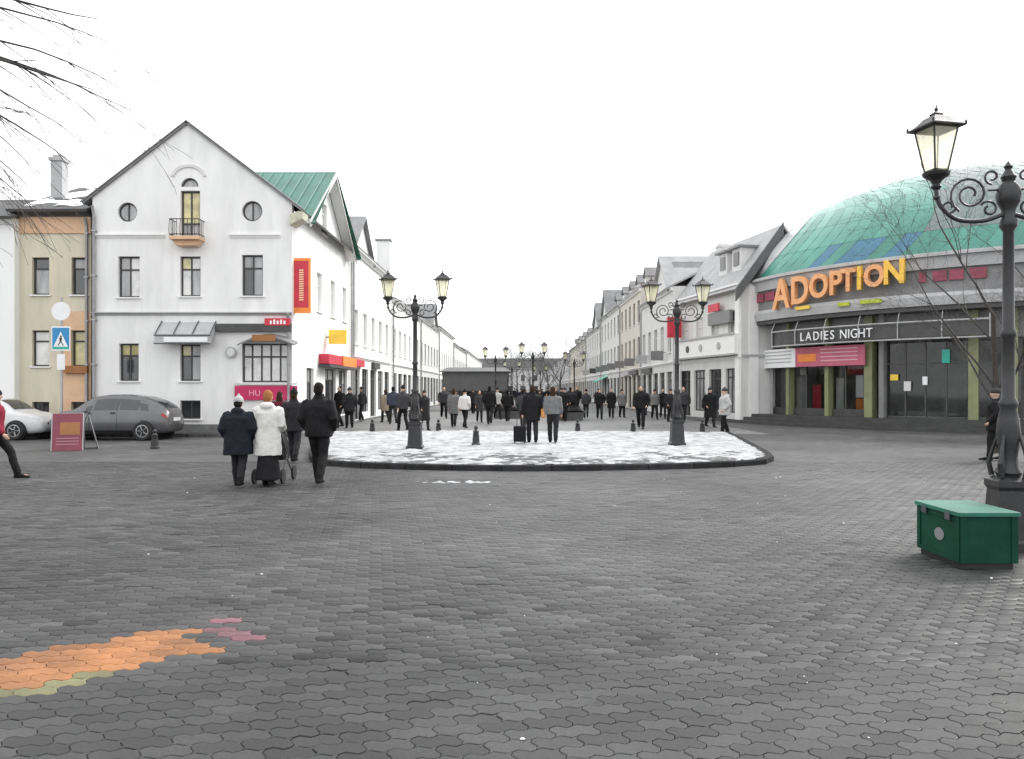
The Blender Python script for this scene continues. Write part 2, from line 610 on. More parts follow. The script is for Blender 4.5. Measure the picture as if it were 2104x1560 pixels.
    def mesh(s, name, mats, smooth=False, origin=(0, 0, 0)):
        me = bpy.data.meshes.new(name)
        o = origin
        me.from_pydata([(v[0] - o[0], v[1] - o[1], v[2] - o[2]) for v in s.v], [], s.f)
        if not isinstance(mats, (list, tuple)): mats = [mats]
        for m in mats: me.materials.append(m)
        if len(mats) > 1: me.polygons.foreach_set('material_index', s.m)
        if smooth:
            me.polygons.foreach_set('use_smooth', [True] * len(me.polygons))
            if smooth != 'full':
                try:
                    me.set_sharp_from_angle(angle=R(38))
                except Exception:
                    pass
        me.update()
        return me

    def build(s, name, mats, parent=None, smooth=False, local=False, origin=None):
        og = origin or (0, 0, 0)
        if parent is not None and not local:
            p = parent
            while p.parent is not None: p = p.parent
            if p in WL: og = WL[p][0]
        me = s.mesh(name, mats, smooth, og)
        o = bpy.data.objects.new(name, me)
        link(o, parent)
        if parent is None and origin is not None: o.location = origin
        return o


def struct(name, mb, m, smooth=False):
    o = mb.build(name, m, None, smooth)
    o['kind'] = 'structure'
    return o

_tc = {}
def textmesh(body, size, extrude, m, bold=0.0):
    key = (body, size, extrude, m.name, bold)
    if key in _tc: return _tc[key]
    cu = bpy.data.curves.new('lettering', 'FONT')
    cu.body = body
    cu.size = size
    cu.extrude = extrude
    cu.resolution_u = 4
    cu.offset = bold
    cu.align_x = 'CENTER'
    cu.align_y = 'CENTER'
    ob = bpy.data.objects.new('lettering', cu)
    col.objects.link(ob)
    dg = bpy.context.evaluated_depsgraph_get()
    me = bpy.data.meshes.new_from_object(ob.evaluated_get(dg))
    bpy.data.objects.remove(ob)
    bpy.data.curves.remove(cu)
    me.materials.clear()
    me.materials.append(m)
    _tc[key] = me
    return me

def text_obj(name, body, size, m, parent, loc, rot, extrude=0.012, sx=1.0, bold=0.0):
    me = textmesh(body, size, extrude, m, bold)
    o = bpy.data.objects.new(name, me)
    link(o, parent)
    o.location = loc
    o.rotation_euler = rot
    o.scale = (sx, 1, 1)
    return o


# ================================================================== GROUND
PX0, PX1, PY0, PY1 = -15.5, 15.5, 1.2, 18.4       # area laid with modelled pavers
g = MB()
E = 900.0
xs = [-E, PX0, PX1, E]
ys = [-60.0, PY0, PY1, E]
for i in range(3):
    for j in range(3):
        if i == 1 and j == 1: continue
        g.add([(xs[i], ys[j], -0.003), (xs[i + 1], ys[j], -0.003), (xs[i + 1], ys[j + 1], -0.003), (xs[i], ys[j + 1], -0.003)], [(0, 1, 2, 3)])
struct('ground', g, M_ground)

bed = MB()
bed.add([(PX0, PY0, -0.0105), (PX1, PY0, -0.0105), (PX1, PY1, -0.0105), (PX0, PY1, -0.0105)], [(0, 1, 2, 3)])
for (a, b_) in (((PX0, PY0), (PX1, PY0)), ((PX1, PY0), (PX1, PY1)), ((PX1, PY1), (PX0, PY1)), ((PX0, PY1), (PX0, PY0))):
    bed.add([(*a, -0.0105), (*b_, -0.0105), (*b_, -0.0035), (*a, -0.0035)], [(0, 1, 2, 3)])
paving = struct('paving', bed, M_bed)

# one wave-edged paver, 22.5 x 11.25 cm, outline with matching zigzag on opposite sides
PL, PW, GAP = 0.225, 0.1125, 0.0022
def paver_outline(gap):
    a, bb = 0.014, 0.012
    hx, hy = PL / 2 - gap, PW / 2 - gap
    pts = []
    zz = ((-1, 0), (-0.75, 1), (-0.25, -1), (0, 0), (0.25, 1), (0.75, -1))
    for u, k in zz: pts.append((u * hx, -hy + a * k))             # long edges repeat every half stone
    for u, k in ((-1, 0), (-0.45, 1), (0.45, -1)): pts.append((hx + bb * k, u * hy))
    for u, k in [(1, 0)] + list(zz[:0:-1]): pts.append((u * hx, hy + a * k))
    for u, k in ((1, 0), (0.45, -1), (-0.45, 1)): pts.append((-hx + bb * k, u * hy))
    return np.array(pts)
po = paver_outline(GAP)
pi_ = paver_outline(GAP + 0.004)
NPO = len(po)
PH = 0.0095
base_v = np.vstack([np.c_[po, np.full(NPO, -PH)], np.c_[po, np.full(NPO, -0.0022)], np.c_[pi_, np.zeros(NPO)]])
base_f = []
for k in range(NPO):
    k2 = (k + 1) % NPO
    base_f.append((k, k2, NPO + k2, NPO + k))
    base_f.append((NPO + k, NPO + k2, 2 * NPO + k2, 2 * NPO + k))
base_top = tuple(range(2 * NPO, 3 * NPO))

PANG = R(10)
ca, sa = math.cos(PANG), math.sin(PANG)
prs = np.random.RandomState(3)
cells = []
for j in range(-60, 210):
    for i in range(-115, 115):
        u = (i + (0.5 if j % 2 else 0.0)) * PL
        v = j * PW
        x = u * ca - v * sa
        y = 1.0 + u * sa + v * ca
        if x < PX0 - 0.05 or x > PX1 + 0.05 or y < PY0 - 0.05 or y > PY1 + 0.05: continue
        if abs(x) > 0.74 * y + 2.0: continue
        cells.append((x, y))
cells = np.array(cells)
def band_kind(x, y):
    """colour of the stone: a short diagonal strip of terracotta stones left of the camera"""
    # strip axis from (-3.6,4.1) towards (-1.6,5.55)
    ax, ay = -3.35, 4.45
    dx, dy = 0.80, 0.60
    s_ = (x - ax) * dx + (y - ay) * dy
    t_ = -(x - ax) * dy + (y - ay) * dx
    if s_ < 1.5 and -0.3 < t_ < 0.34: return 1
    if 1.5 <= s_ < 1.85 and -0.25 < t_ < 0.36: return 2 if (int(x * 37) * 7 + int(y * 53) * 3) % 5 < 3 else 4
    if s_ < 1.0 and -0.47 < t_ <= -0.3: return 3
    if s_ < 2.3 and -0.55 < t_ < 0.46: return 4
    return 0
kinds = np.array([band_kind(x, y) for x, y in cells])
# the stones nearest to the camera that the frame shows become parts of their own
vis = (np.abs(cells[:, 0]) < cells[:, 1] * 0.66) & (cells[:, 1] > 3.45)
order = np.argsort(np.where(vis, cells[:, 1], 1e9))
single = np.zeros(len(cells), bool)
single[order[:300]] = True
single_mats = [M_paver_o, M_terra_o, M_rose_o, M_yel_o, M_lightpav_o]
field_mats = [M_paver, M_terra, M_rose, M_yel, M_lightpav]
pm = []
for k in range(5):
    me = bpy.data.meshes.new('paver')
    me.from_pydata(base_v.tolist(), [], base_f + [base_top])
    me.materials.append(single_mats[k])
    pm.append(me)
tilt = prs.normal(0, 0.0035, (len(cells), 2))
lift = prs.uniform(-0.0016, 0.0008, len(cells))
turn = prs.normal(0, 0.008, len(cells))
rnd = prs.rand(len(cells))
odd = prs.rand(len(cells))
rnd = np.where(odd < 0.04, -0.45, np.where(odd > 0.96, 1.5, rnd))      # a few much darker or newer stones
def dry_zone(x, y):
    n_ = mnoise.noise(Vector((x * 0.5, y * 0.35, 9.1))) + 0.5 * mnoise.noise(Vector((x * 1.4, y * 1.1, 4.2)))
    a = min(1, max(0, (y - 6.6 + 1.6 * n_) / 1.6))
    b_ = min(1, max(0, (x + 3.0 + 1.2 * n_) / 1.6))
    return a * b_
dry = np.array([dry_zone(x, y) for x, y in cells])
rnd = rnd + 0.85 * dry                                  # dried-out stones are paler
sunk = prs.rand(len(cells)) < 0.03
lift = np.where(sunk, lift - 0.004, lift)
tilt = np.where(sunk[:, None], tilt * 3.0, tilt)
for k in np.nonzero(single)[0]:
    o = bpy.data.objects.new('paver', pm[kinds[k]])
    link(o, paving)
    o.location = (cells[k, 0], cells[k, 1], lift[k])
    o.rotation_euler = (tilt[k, 0], tilt[k, 1], PANG + turn[k])
idx = np.nonzero(~single)[0]
nf = len(idx)
bx = base_v[None, :, :].repeat(nf, 0)
cz, sz_ = np.cos(PANG + turn[idx])[:, None], np.sin(PANG + turn[idx])[:, None]
X = bx[:, :, 0] * cz - bx[:, :, 1] * sz_
Y = bx[:, :, 0] * sz_ + bx[:, :, 1] * cz
Z = bx[:, :, 2] + lift[idx][:, None] + tilt[idx, 0][:, None] * Y + tilt[idx, 1][:, None] * X
X = X + cells[idx, 0][:, None]
Y = Y + cells[idx, 1][:, None]
V = np.stack([X, Y, Z], -1).reshape(-1, 3)
nv = len(base_v)
quads = np.array(base_f)
Q = (quads[None] + (np.arange(nf) * nv)[:, None, None]).reshape(-1, 4)
T = (np.array(base_top)[None] + (np.arange(nf) * nv)[:, None])
me = bpy.data.meshes.new('paver_field')
nl = Q.size + T.size
me.vertices.add(len(V))
me.vertices.foreach_set('co', V.ravel())
me.loops.add(nl)
me.loops.foreach_set('vertex_index', np.concatenate([Q.ravel(), T.ravel()]))
np_ = len(Q) + len(T)
me.polygons.add(np_)
starts = np.concatenate([np.arange(len(Q)) * 4, Q.size + np.arange(len(T)) * NPO])
me.polygons.foreach_set('loop_start', starts)
mi = np.concatenate([kinds[idx].repeat(len(quads)), kinds[idx]])
for m in field_mats: me.materials.append(m)
me.polygons.foreach_set('material_index', mi.astype(np.int32))
at = me.attributes.new('rnd', 'FLOAT', 'POINT')
at.data.foreach_set('value', rnd[idx].repeat(nv).astype(np.float32))
me.update(calc_edges=True)
me.validate()
o = bpy.data.objects.new('paver_field', me)
link(o, paving)
o['kind'] = 'stuff'

# pedestrian street beyond the island
st = MB()
st.add([(-7.9, 29.45, 0.004), (9.4, 29.45, 0.004), (9.4, 320, 0.004), (-7.9, 320, 0.004)], [(0, 1, 2, 3)])
struct('pedestrian_street', st, M_street)
# raised pavement along the left houses
sw = MB()
sw.box(-60, -7.95, 27.9, 29.4, 0, 0.12)
struct('pavement', sw, M_sidewalk)


def catmull(pts, n=8, closed=False):
    out = []
    P = [Vector(p) for p in pts]
    N = len(P)
    for i in range(N if closed else N - 1):
        p0 = P[(i - 1) % N] if closed or i > 0 else P[0] * 2 - P[1]
        p1 = P[i]
        p2 = P[(i + 1) % N]
        p3 = P[(i + 2) % N] if closed or i + 2 < N else P[-1] * 2 - P[-2]
        for k in range(n):
            t = k / n
            out.append(0.5 * ((2 * p1) + (-p0 + p2) * t + (2 * p0 - 5 * p1 + 4 * p2 - p3) * t * t + (-p0 + 3 * p1 - 3 * p2 + p3) * t ** 3))
    if not closed: out.append(P[-1])
    return out

# ---------------------------------------------------------------- traffic island with kerb stones and snow
edge = catmull([(-6.9, 29.3, 0), (-6.1, 25, 0), (-5.2, 20.4, 0), (-4.3, 17.7, 0), (-2.6, 16.75, 0), (0, 16.32, 0), (2.6, 16.6, 0), (4.7, 17.25, 0), (5.9, 18.5, 0), (6.7, 22.5, 0), (7.7, 28.9, 0), (7.7, 29.3, 0)], 12)
isl = MB()
isl.prismz([(p.x, p.y) for p in edge], 0.0, 0.105)
island = struct('island', isl, M_island)
# walk along the edge and set 1 m stones
acc = [0.0]
for i in range(1, len(edge)): acc.append(acc[-1] + (edge[i] - edge[i - 1]).length)
def along(s_):
    s_ = max(0, min(acc[-1] - 1e-6, s_))
    i = 0
    while acc[i + 1] < s_: i += 1
    t = (s_ - acc[i]) / (acc[i + 1] - acc[i])
    return edge[i].lerp(edge[i + 1], t)
L = acc[-1]
nst = int(L / 1.0)
for k in range(nst):
    p, q = along(k * L / nst + 0.005), along((k + 1) * L / nst - 0.005)
    d = (q - p).normalized()
    n_ = Vector((d.y, -d.x, 0))       # outward (island is on the left when walking counter-clockwise)
    cxy = (p + q) / 2
    if (cxy + n_ - Vector((0.5, 23, 0))).length < (cxy - Vector((0.5, 23, 0))).length: n_ = -n_
    o_, i_ = n_ * 0.07, n_ * -0.09
    hh = 0.118 + rng.uniform(-0.004, 0.006)
    prof = [(0.0, 0), (0.0, hh - 0.02), (0.02, hh), (0.16, hh), (0.16, 0)]
    mbk = MB()
    mbk.rings([[tuple(pp + o_ - n_ * a + Vector((0, 0, z))) for a, z in prof] for pp in (p, q)])
    ob = mbk.build('kerb_stone', M_kerb, island)

def inpoly(x, y, poly):
    c = False
    n = len(poly)
    j = n - 1
    for i in range(n):
        if (poly[i].y > y) != (poly[j].y > y) and x < (poly[j].x - poly[i].x) * (y - poly[i].y) / (poly[j].y - poly[i].y) + poly[i].x:
            c = not c
        j = i
    return c
inner = []
cpt = Vector((0.4, 24, 0))
for p in edge: inner.append(p + (cpt - p).normalized() * 0.13)

def snow_sheet(name, poly_test, x0, x1, y0, y1, st, zbase, thick, parent_label=None):
    nx, ny = int((x1 - x0) / st) + 1, int((y1 - y0) / st) + 1
    vid = {}
    vs, fs = [], []
    keep = np.zeros((nx, ny), bool)
    zz = np.zeros((nx, ny))
    for i in range(nx):
        for j in range(ny):
            x, y = x0 + i * st, y0 + j * st
            h = thick(x, y)
            zz[i, j] = h
            keep[i, j] = h > -0.012 and poly_test(x, y)
    for i in range(nx - 1):
        for j in range(ny - 1):
            if keep[i, j] and keep[i + 1, j] and keep[i + 1, j + 1] and keep[i, j + 1]:
                f = []
                for a, b_ in ((i, j), (i + 1, j), (i + 1, j + 1), (i, j + 1)):
                    if (a, b_) not in vid:
                        vid[(a, b_)] = len(vs)
                        vs.append((x0 + a * st, y0 + b_ * st, zbase + zz[a, b_]))
                    f.append(vid[(a, b_)])
                fs.append(tuple(f))
    mb = MB()
    mb.add(vs, fs)
    o = mb.build(name, M_snow, None, 'full')
    o['kind'] = 'stuff'
    o['label'] = parent_label
    o['category'] = 'snow'
    return o

def snow_thick(x, y):
    n1 = mnoise.noise(Vector((x * 0.8, y * 0.5, 3.1)))
    n2 = mnoise.noise(Vector((x * 2.7, y * 2.0, 7.7)))
    n3 = mnoise.noise(Vector((x * 6, y * 5, 1.7))) + 0.6 * mnoise.noise(Vector((x * 15, y * 12, 4.7)))
    back = min(1, max(0, (y - 17.6) / 5.5))
    side = min(1, max(0, (6.6 - x) / 3.0)) * 0.5 + 0.5
    return 0.026 * (n1 * 1.0 + n2 * 1.0 + n3 * 0.85 + 1.9 * back * side - 0.14)
snow_sheet('snow', lambda x, y: inpoly(x, y, inner), -6.8, 7.6, 16.4, 29.1, 0.05, 0.105, snow_thick, 'patchy trodden snow lying on the kerbed island')
def streak_thick(x, y):
    n1 = mnoise.noise(Vector((x * 2.2, y * 4, 5.0)))
    n2 = mnoise.noise(Vector((x * 9, y * 9, 2.0)))
    return 0.012 * (1.1 - ((x + 1.1) / 0.75) ** 2 - ((y - 14.35) / 0.16) ** 2 + 1.5 * n1 + 2.2 * n2) - 0.0095
snow_sheet('snow', lambda x, y: y < 14.55, -2.4, 0.4, 13.9, 14.55, 0.03, 0.0, streak_thick, 'thin streak of snow on the pavers before the kerb')


# ================================================================== BUILDING KIT (local frame: x along the front, -y outwards, z up)
def grid_wall(mb, x0, x1, z0, z1, ops, y=0.0, rev=0.2):
    xs = sorted(set([x0, x1] + [v for o in ops for v in (o[0], o[1])]))
    zs = sorted(set([z0, z1] + [v for o in ops for v in (o[2], o[3])]))
    xs = [v for v in xs if x0 <= v <= x1]
    zs = [v for v in zs if z0 <= v <= z1]
    for i in range(len(xs) - 1):
        for j in range(len(zs) - 1):
            xm, zm = (xs[i] + xs[i + 1]) / 2, (zs[j] + zs[j + 1]) / 2
            if any(o[0] < xm < o[1] and o[2] < zm < o[3] for o in ops): continue
            mb.add([(xs[i], y, zs[j]), (xs[i + 1], y, zs[j]), (xs[i + 1], y, zs[j + 1]), (xs[i], y, zs[j + 1])], [(0, 1, 2, 3)])
    for a, b_, c, d in [o[:4] for o in ops]:
        q = [(a, y, c), (b_, y, c), (b_, y, d), (a, y, d)]
        q2 = [(v[0], y + rev, v[2]) for v in q]
        mb.add(q + q2, [(0, 4, 5, 1), (1, 5, 6, 2), (2, 6, 7, 3), (3, 7, 4, 0)])

_panes = {}
def pane_mesh(w, h, m):
    k = (round(w, 3), round(h, 3), m.name)
    if k not in _panes:
        mb = MB()
        mb.box(-w / 2, w / 2, -0.006, 0.006, -h / 2, h / 2)
        _panes[k] = mb.mesh('pane', m)
    return _panes[k]

def window(root, x0, x1, z0, z1, y=0.0, frame=None, panes=None, nx=2, tz=0.68, fw=0.055, rec=0.12, sill=True, sillm=None, local=True):
    """casement window: frame with mullions and transom, one pane object per light, sill"""
    frame = frame or M_frame
    panes = panes or [M_paned]
    if not isinstance(panes, (list, tuple)): panes = [panes]
    mb = MB()
    ya, yb = y + rec, y + rec + 0.06
    e = 0.002
    mb.box(x0 + e, x0 + fw, ya, yb, z0 + e, z1 - e)
    mb.box(x1 - fw, x1 - e, ya, yb, z0 + e, z1 - e)
    mb.box(x0 + fw, x1 - fw, ya, yb, z0 + e, z0 + fw)
    mb.box(x0 + fw, x1 - fw, ya, yb, z1 - fw, z1 - e)
    xs = [x0 + (x1 - x0) * i / nx for i in range(nx + 1)]
    zs = [z0, z1] if not tz else ([z0, z0 + (z1 - z0) * tz, z1] if not hasattr(tz, '__len__') else [z0] + [z0 + (z1 - z0) * t for t in tz] + [z1])
    for xm in xs[1:-1]: mb.box(xm - fw * 0.45, xm + fw * 0.45, ya + 0.004, yb - 0.004, z0 + fw, z1 - fw)
    for zm in zs[1:-1]: mb.box(x0 + fw, x1 - fw, ya - 0.006, yb, zm - fw * 0.5, zm + fw * 0.5)
    w = mb.build('window', frame, root, local=local)
    k = 0
    for i in range(len(xs) - 1):
        for j in range(len(zs) - 1):
            pw, ph = xs[i + 1] - xs[i] - 0.01, zs[j + 1] - zs[j] - 0.01
            p = bpy.data.objects.new('pane', pane_mesh(pw, ph, panes[k % len(panes)]))
            k += 1
            link(p, w)
            p.location = ((xs[i] + xs[i + 1]) / 2, y + rec + 0.035, (zs[j] + zs[j + 1]) / 2)
    if sill:
        sm = MB()
        sm.box(x0 - 0.06, x1 + 0.06, y - 0.07, y + 0.1, z0 - 0.05, z0 - 0.003)
        sm.build('sill', sillm or M_trim, w, local=local)
    return w

def cornice(root, x0, x1, z, h=0.18, out=0.18, m=None, y=0.0, name='cornice'):
    mb = MB()
    prof = [(0.004, 0), (0.004, h), (-out, h), (-out, h * 0.62), (-out * 0.55, h * 0.45), (-out * 0.35, h * 0.1), (-out * 0.35, 0)]
    mb.rings([[(x, y + a, z + b_) for a, b_ in prof] for x in (x0, x1)])
    return mb.build(name, m or M_trim, root, local=True)

def body_box(mb, w, d, h, ops, z0=0.0):
    """front wall with openings + side, back and top faces"""
    grid_wall(mb, 0, w, z0, h, ops)
    mb.add([(0, 0, z0), (0, d, z0), (w, d, z0), (w, 0, z0), (0, 0, h), (0, d, h), (w, d, h), (w, 0, h)],
           [(0, 4, 5, 1), (1, 5, 6, 2), (2, 6, 7, 3), (4, 7, 6, 5)])

def gable_roof(root, w, d, h, rise, m, over=0.3, ridge='x', t=0.1, name='roof'):
    """ridge='x': ridge runs along the front; slopes fall to the front and the back"""
    mb = MB()
    if ridge == 'x':
        yc = d / 2
        k = rise / yc
        a = [(-over * 0.3, -over, h - over * k), (w + over * 0.3, -over, h - over * k), (w + over * 0.3, yc, h + rise), (-over * 0.3, yc, h + rise)]
        b_ = [(-over * 0.3, yc, h + rise), (w + over * 0.3, yc, h + rise), (w + over * 0.3, d + over, h - over * k), (-over * 0.3, d + over, h - over * k)]
        mb.slab([(p[0], p[1], p[2] + 0.02) for p in a], t)
        mb.slab([(p[0], p[1], p[2] + 0.02) for p in b_], t)
    else:
        xc = w / 2
        k = rise / xc
        a = [(-over, -over, h - over * k), (xc, -over, h + rise), (xc, d, h + rise), (-over, d, h - over * k)]
        b_ = [(xc, -over, h + rise), (w + over, -over, h - over * k), (w + over, d, h - over * k), (xc, d, h + rise)]
        mb.slab([(p[0], p[1], p[2] + 0.02) for p in a], t)
        mb.slab([(p[0], p[1], p[2] + 0.02) for p in b_], t)
    return mb.build(name, m, root, local=True)

def drain(root, x, z0, z1, y=-0.09, m=None):
    mb = MB()
    mb.tube([(x, y, z0), (x, y, z1 - 0.3), (x, y - 0.12, z1)], 0.055, 8)
    z = z0 + 0.8
    while z < z1 - 0.4:
        mb.box(x - 0.075, x + 0.075, y - 0.06, y + 0.09, z, z + 0.04)
        z += 1.6
    return mb.build('drainpipe', m or M_zinc, root, smooth=True, local=True)

def chimney(root, x, y, z0, z1, s=0.6, m=None):
    mb = MB()
    mb.box(x - s / 2, x + s / 2, y - s / 2, y + s / 2, z0, z1 - 0.25)
    mb.box(x - s / 2 - 0.06, x + s / 2 + 0.06, y - s / 2 - 0.06, y + s / 2 + 0.06, z1 - 0.25, z1 - 0.12)
    mb.box(x - s / 2 + 0.05, x + s / 2 - 0.05, y - s / 2 + 0.05, y + s / 2 - 0.05, z1 - 0.12, z1)
    return mb.build('chimney', m or M_pale, root, local=True)

def boolean_wall(poly, y0, y1, cutters, mats):
    """thick wall of outline poly (x,z) with shaped openings cut through it"""
    a = MB()
    a.prism(poly, y0, y1)
    oa = a.build('wall', mats)
    c = MB()
    for shape in cutters: c.prism(shape, y0 - 0.5, y1 + 0.5)
    oc = c.build('cut', mats)
    for ob in (oa, oc):
        bmh = bmesh.new()
        bmh.from_mesh(ob.data)
        bmesh.ops.recalc_face_normals(bmh, faces=bmh.faces)
        bmh.to_mesh(ob.data)
        bmh.free()
    md = oa.modifiers.new('b', 'BOOLEAN')
    md.object = oc
    md.operation = 'DIFFERENCE'
    md.solver = 'EXACT'
    dg = bpy.context.evaluated_depsgraph_get()
    me = bpy.data.meshes.new_from_object(oa.evaluated_get(dg))
    bpy.data.objects.remove(oa)
    bpy.data.objects.remove(oc)
    return me

def circle(cx, cz, r, n=20, a0=0, a1=2 * math.pi):
    return [(cx + r * math.cos(a0 + (a1 - a0) * k / n), cz + r * math.sin(a0 + (a1 - a0) * k / n)) for k in range(n)]

def rect(x0, x1, z0, z1):
    return [(x0, z0), (x1, z0), (x1, z1), (x0, z1)]


# ================================================================== LEFT: white gabled corner house
D1 = 28.8
S1 = D1 / F
def lx(px): return (px - 190) * S1
def lz(py): return EYE - (py - HZ) * S1
HX0 = wx(190, D1)
house = thing('corner_house', 'white gabled corner house with round attic windows and a tiny iron balcony', 'house', (HX0, D1, 0))
HW = lx(600)
apx = lx(385)
zL, zR = lz(418), lz(425)
za = lz(252)
slope_r = (za - lz(447)) / (lx(642) - apx)
slope_l = (za - lz(410)) / (apx - lx(180))
zR = za - slope_r * (HW - apx)
zL = za - slope_l * apx
outline = [(0, 0), (HW, 0), (HW, zR), (apx, za), (0, zL)]
wins = {
    'u1': (lx(243), lx(287), lz(611), lz(527)), 'u2': (lx(370), lx(412), lz(609), lz(527)), 'u3': (lx(497), lx(540), lz(608), lz(524)),
    'g1': (lx(245), lx(285), lz(783), lz(706)), 'g2': (lx(370), lx(412), lz(783), lz(708)), 'g3': (lx(497), lx(597) - 0.06, lz(786), lz(706)),
    'b2': (lx(370), lx(412), lz(861), lz(823)), 'door': (lx(371), lx(411), lz(488), lz(392)),
}
arch = [(lx(371), lz(384)), (lx(408), lz(384))] + circle(lx(389.5), lz(384), 18.5 * S1, 10, 0.01, math.pi - 0.01)[1:]
cut = [rect(*w) for w in wins.values()] + [circle(lx(262), lz(436), 20 * S1), circle(lx(518), lz(434), 21 * S1), arch]
wme = boolean_wall(outline, 0, 0.28, cut, M_white)
wo = bpy.data.objects.new('wall', wme)
link(wo, house)
# side wall to the street with its own gable, back wall
SIDE = 10.2
sgc = 4.9                     # centre of the street gable along the side
sg_half = 4.0
sg_rise = 2.75
ez = 8.0
side = [(0.28, 0), (SIDE, 0), (SIDE, ez), (sgc + sg_half, ez), (sgc, ez + sg_rise), (sgc - sg_half, ez), (0.28, ez)]
side_w = []
for y_ in (1.2, 3.6, 6.0, 8.4):
    side_w.append((y_, y_ + 0.85, 4.85, 6.45))
side_w2 = [(2.0, 3.1, 0.7, 2.5), (5.0, 7.0, 0.15, 2.55), (7.6, 9.4, 0.5, 2.55), (4.4, 5.3, 8.2, 9.5)]
sme = boolean_wall(side, 0, 0.28, [rect(*w) for w in side_w + side_w2], M_white2)
so = bpy.data.objects.new('side_wall', sme)
link(so, house)
so.location = (HW, 0, 0)
so.rotation_euler = (0, 0, R(90))
mbk = MB()
mbk.box(0.02, HW - 0.3, 0.4, SIDE, 0, 7.6)
mbk.box(0.02, 0.25, 0.3, SIDE, 0, zL - 0.1)
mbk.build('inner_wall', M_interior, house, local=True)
# side windows live in a rotated group: give them as windows of the house
class Rot:
    pass
def side_window(root, y0, y1, z0, z1, **kw):
    w = window(root, y0, y1, z0, z1, **kw)
    w.location = (HW, 0, 0)
    w.rotation_euler = (0, 0, R(90))
    return w
for w_ in side_w: side_window(house, *w_, frame=M_wframe, panes=[M_paneglare])
side_window(house, *side_w2[0], frame=M_frame, panes=[M_paned, M_paneg])
side_window(house, *side_w2[2], frame=M_frame, panes=[M_paned, M_paneg, M_panel], nx=3)
side_window(house, *side_w2[3], frame=M_wframe, panes=[M_panel])
dw = side_window(house, *side_w2[1], frame=M_frame, panes=[M_paned, M_panel], nx=2, tz=0.8, sill=False)
dw.name = 'shop_door'

window(house, *wins['u1'], panes=[M_paneg, M_paneg, M_panel, M_panel])
window(house, *wins['u2'], panes=[M_panel, M_panew, M_paneg, M_panel])
window(house, *wins['u3'], panes=[M_paned, M_paneg, M_paneg, M_paneg])
window(house, *wins['g1'], panes=[M_paned, M_panew, M_paned, M_panew])
window(house, *wins['g2'], panes=[M_paned, M_panew, M_paneg, M_paneg])
window(house, *wins['g3'], panes=[M_panel, M_panel, M_panel], nx=5, tz=0.66, fw=0.06)
window(house, *wins['b2'], panes=[M_paned], nx=2, tz=None)
window(house, *wins['door'], panes=[M_paneg, M_panew], nx=2, tz=(0.3,), fw=0.06, sill=False).name = 'balcony_door'
# round windows
for cxp, czp, rp in ((262, 436, 20), (518, 434, 21)):
    mb = MB()
    cx_, cz_, rr = lx(cxp), lz(czp), rp * S1
    n = 24
    ringo = [(cx_ + (rr - 0.004) * math.cos(2 * math.pi * k / n), cz_ + (rr - 0.004) * math.sin(2 * math.pi * k / n)) for k in range(n)]
    ringi = [(cx_ + (rr - 0.06) * math.cos(2 * math.pi * k / n), cz_ + (rr - 0.06) * math.sin(2 * math.pi * k / n)) for k in range(n)]
    for k in range(n):
        k2 = (k + 1) % n
        mb.prism([ringo[k], ringo[k2], ringi[k2], ringi[k]][::-1], 0.1, 0.17)
    mb.box(cx_ - 0.025, cx_ + 0.025, 0.1, 0.165, cz_ - rr + 0.05, cz_ + rr - 0.05)
    w_ = mb.build('round_window', M_frame, house, local=True)
    for sgn, m_ in ((-1, M_paneg), (1, M_paneg)):
        pb = MB()
        a0 = math.pi / 2 if sgn < 0 else -math.pi / 2
        pb.prism([(cx_ + (rr - 0.02) * math.cos(a0 + math.pi * k / 12), cz_ + (rr - 0.02) * math.sin(a0 + math.pi * k / 12)) for k in range(13)], 0.125, 0.14)
        pb.build('pane', m_, w_, local=True)
# arched fanlight
mb = MB()
pts = [(lx(371) + 0.004, lz(384) + 0.004), (lx(408) - 0.004, lz(384) + 0.004)] + circle(lx(389.5), lz(384), 18.5 * S1 - 0.006, 12, 0.02, math.pi - 0.02)[1:]
ctr = (lx(389.5), lz(384) + 0.05)
inn = [(ctr[0] + (p[0] - ctr[0]) * 0.8, ctr[1] + (p[1] - ctr[1]) * 0.8) for p in pts]
for k in range(len(pts)):
    k2 = (k + 1) % len(pts)
    mb.prism([pts[k], pts[k2], inn[k2], inn[k]][::-1], 0.1, 0.16)
fl = mb.build('fanlight', M_frame, house, local=True)
pb = MB()
pb.prism(inn, 0.125, 0.14)
pb.build('pane', M_paneg, fl, local=True)
# arched relief above
mb = MB()
oa_ = [(lx(388) + math.cos(t) * 37 * S1, lz(368) + math.sin(t) * 30 * S1) for t in [R(12 + 156 * k / 14) for k in range(15)]]
ia_ = [(lx(388) + math.cos(t) * 31 * S1, lz(368) + math.sin(t) * 24 * S1) for t in [R(12 + 156 * k / 14) for k in range(15)]]
for k in range(14): mb.prism([oa_[k], oa_[k + 1], ia_[k + 1], ia_[k]], -0.045, 0.01)
mb.build('arch_moulding', M_pale, house, local=True)
# string courses
cornice(house, -0.02, HW - 0.005, lz(648), 0.11, 0.12, M_greytrim, name='string_course')
cornice(house, 0.05, lx(340), lz(489), 0.13, 0.1, M_trim, name='moulding')
cornice(house, lx(472), lx(576), lz(489), 0.13, 0.1, M_trim, name='moulding')
mb = MB()
mb.box(-0.01, HW + 0.05, -0.06, 0, 0, lz(872))
mb.box(HW, HW + 0.055, 0.0, 10, 0, 0.45)
mb.build('plinth', M_plinth, house, local=True)
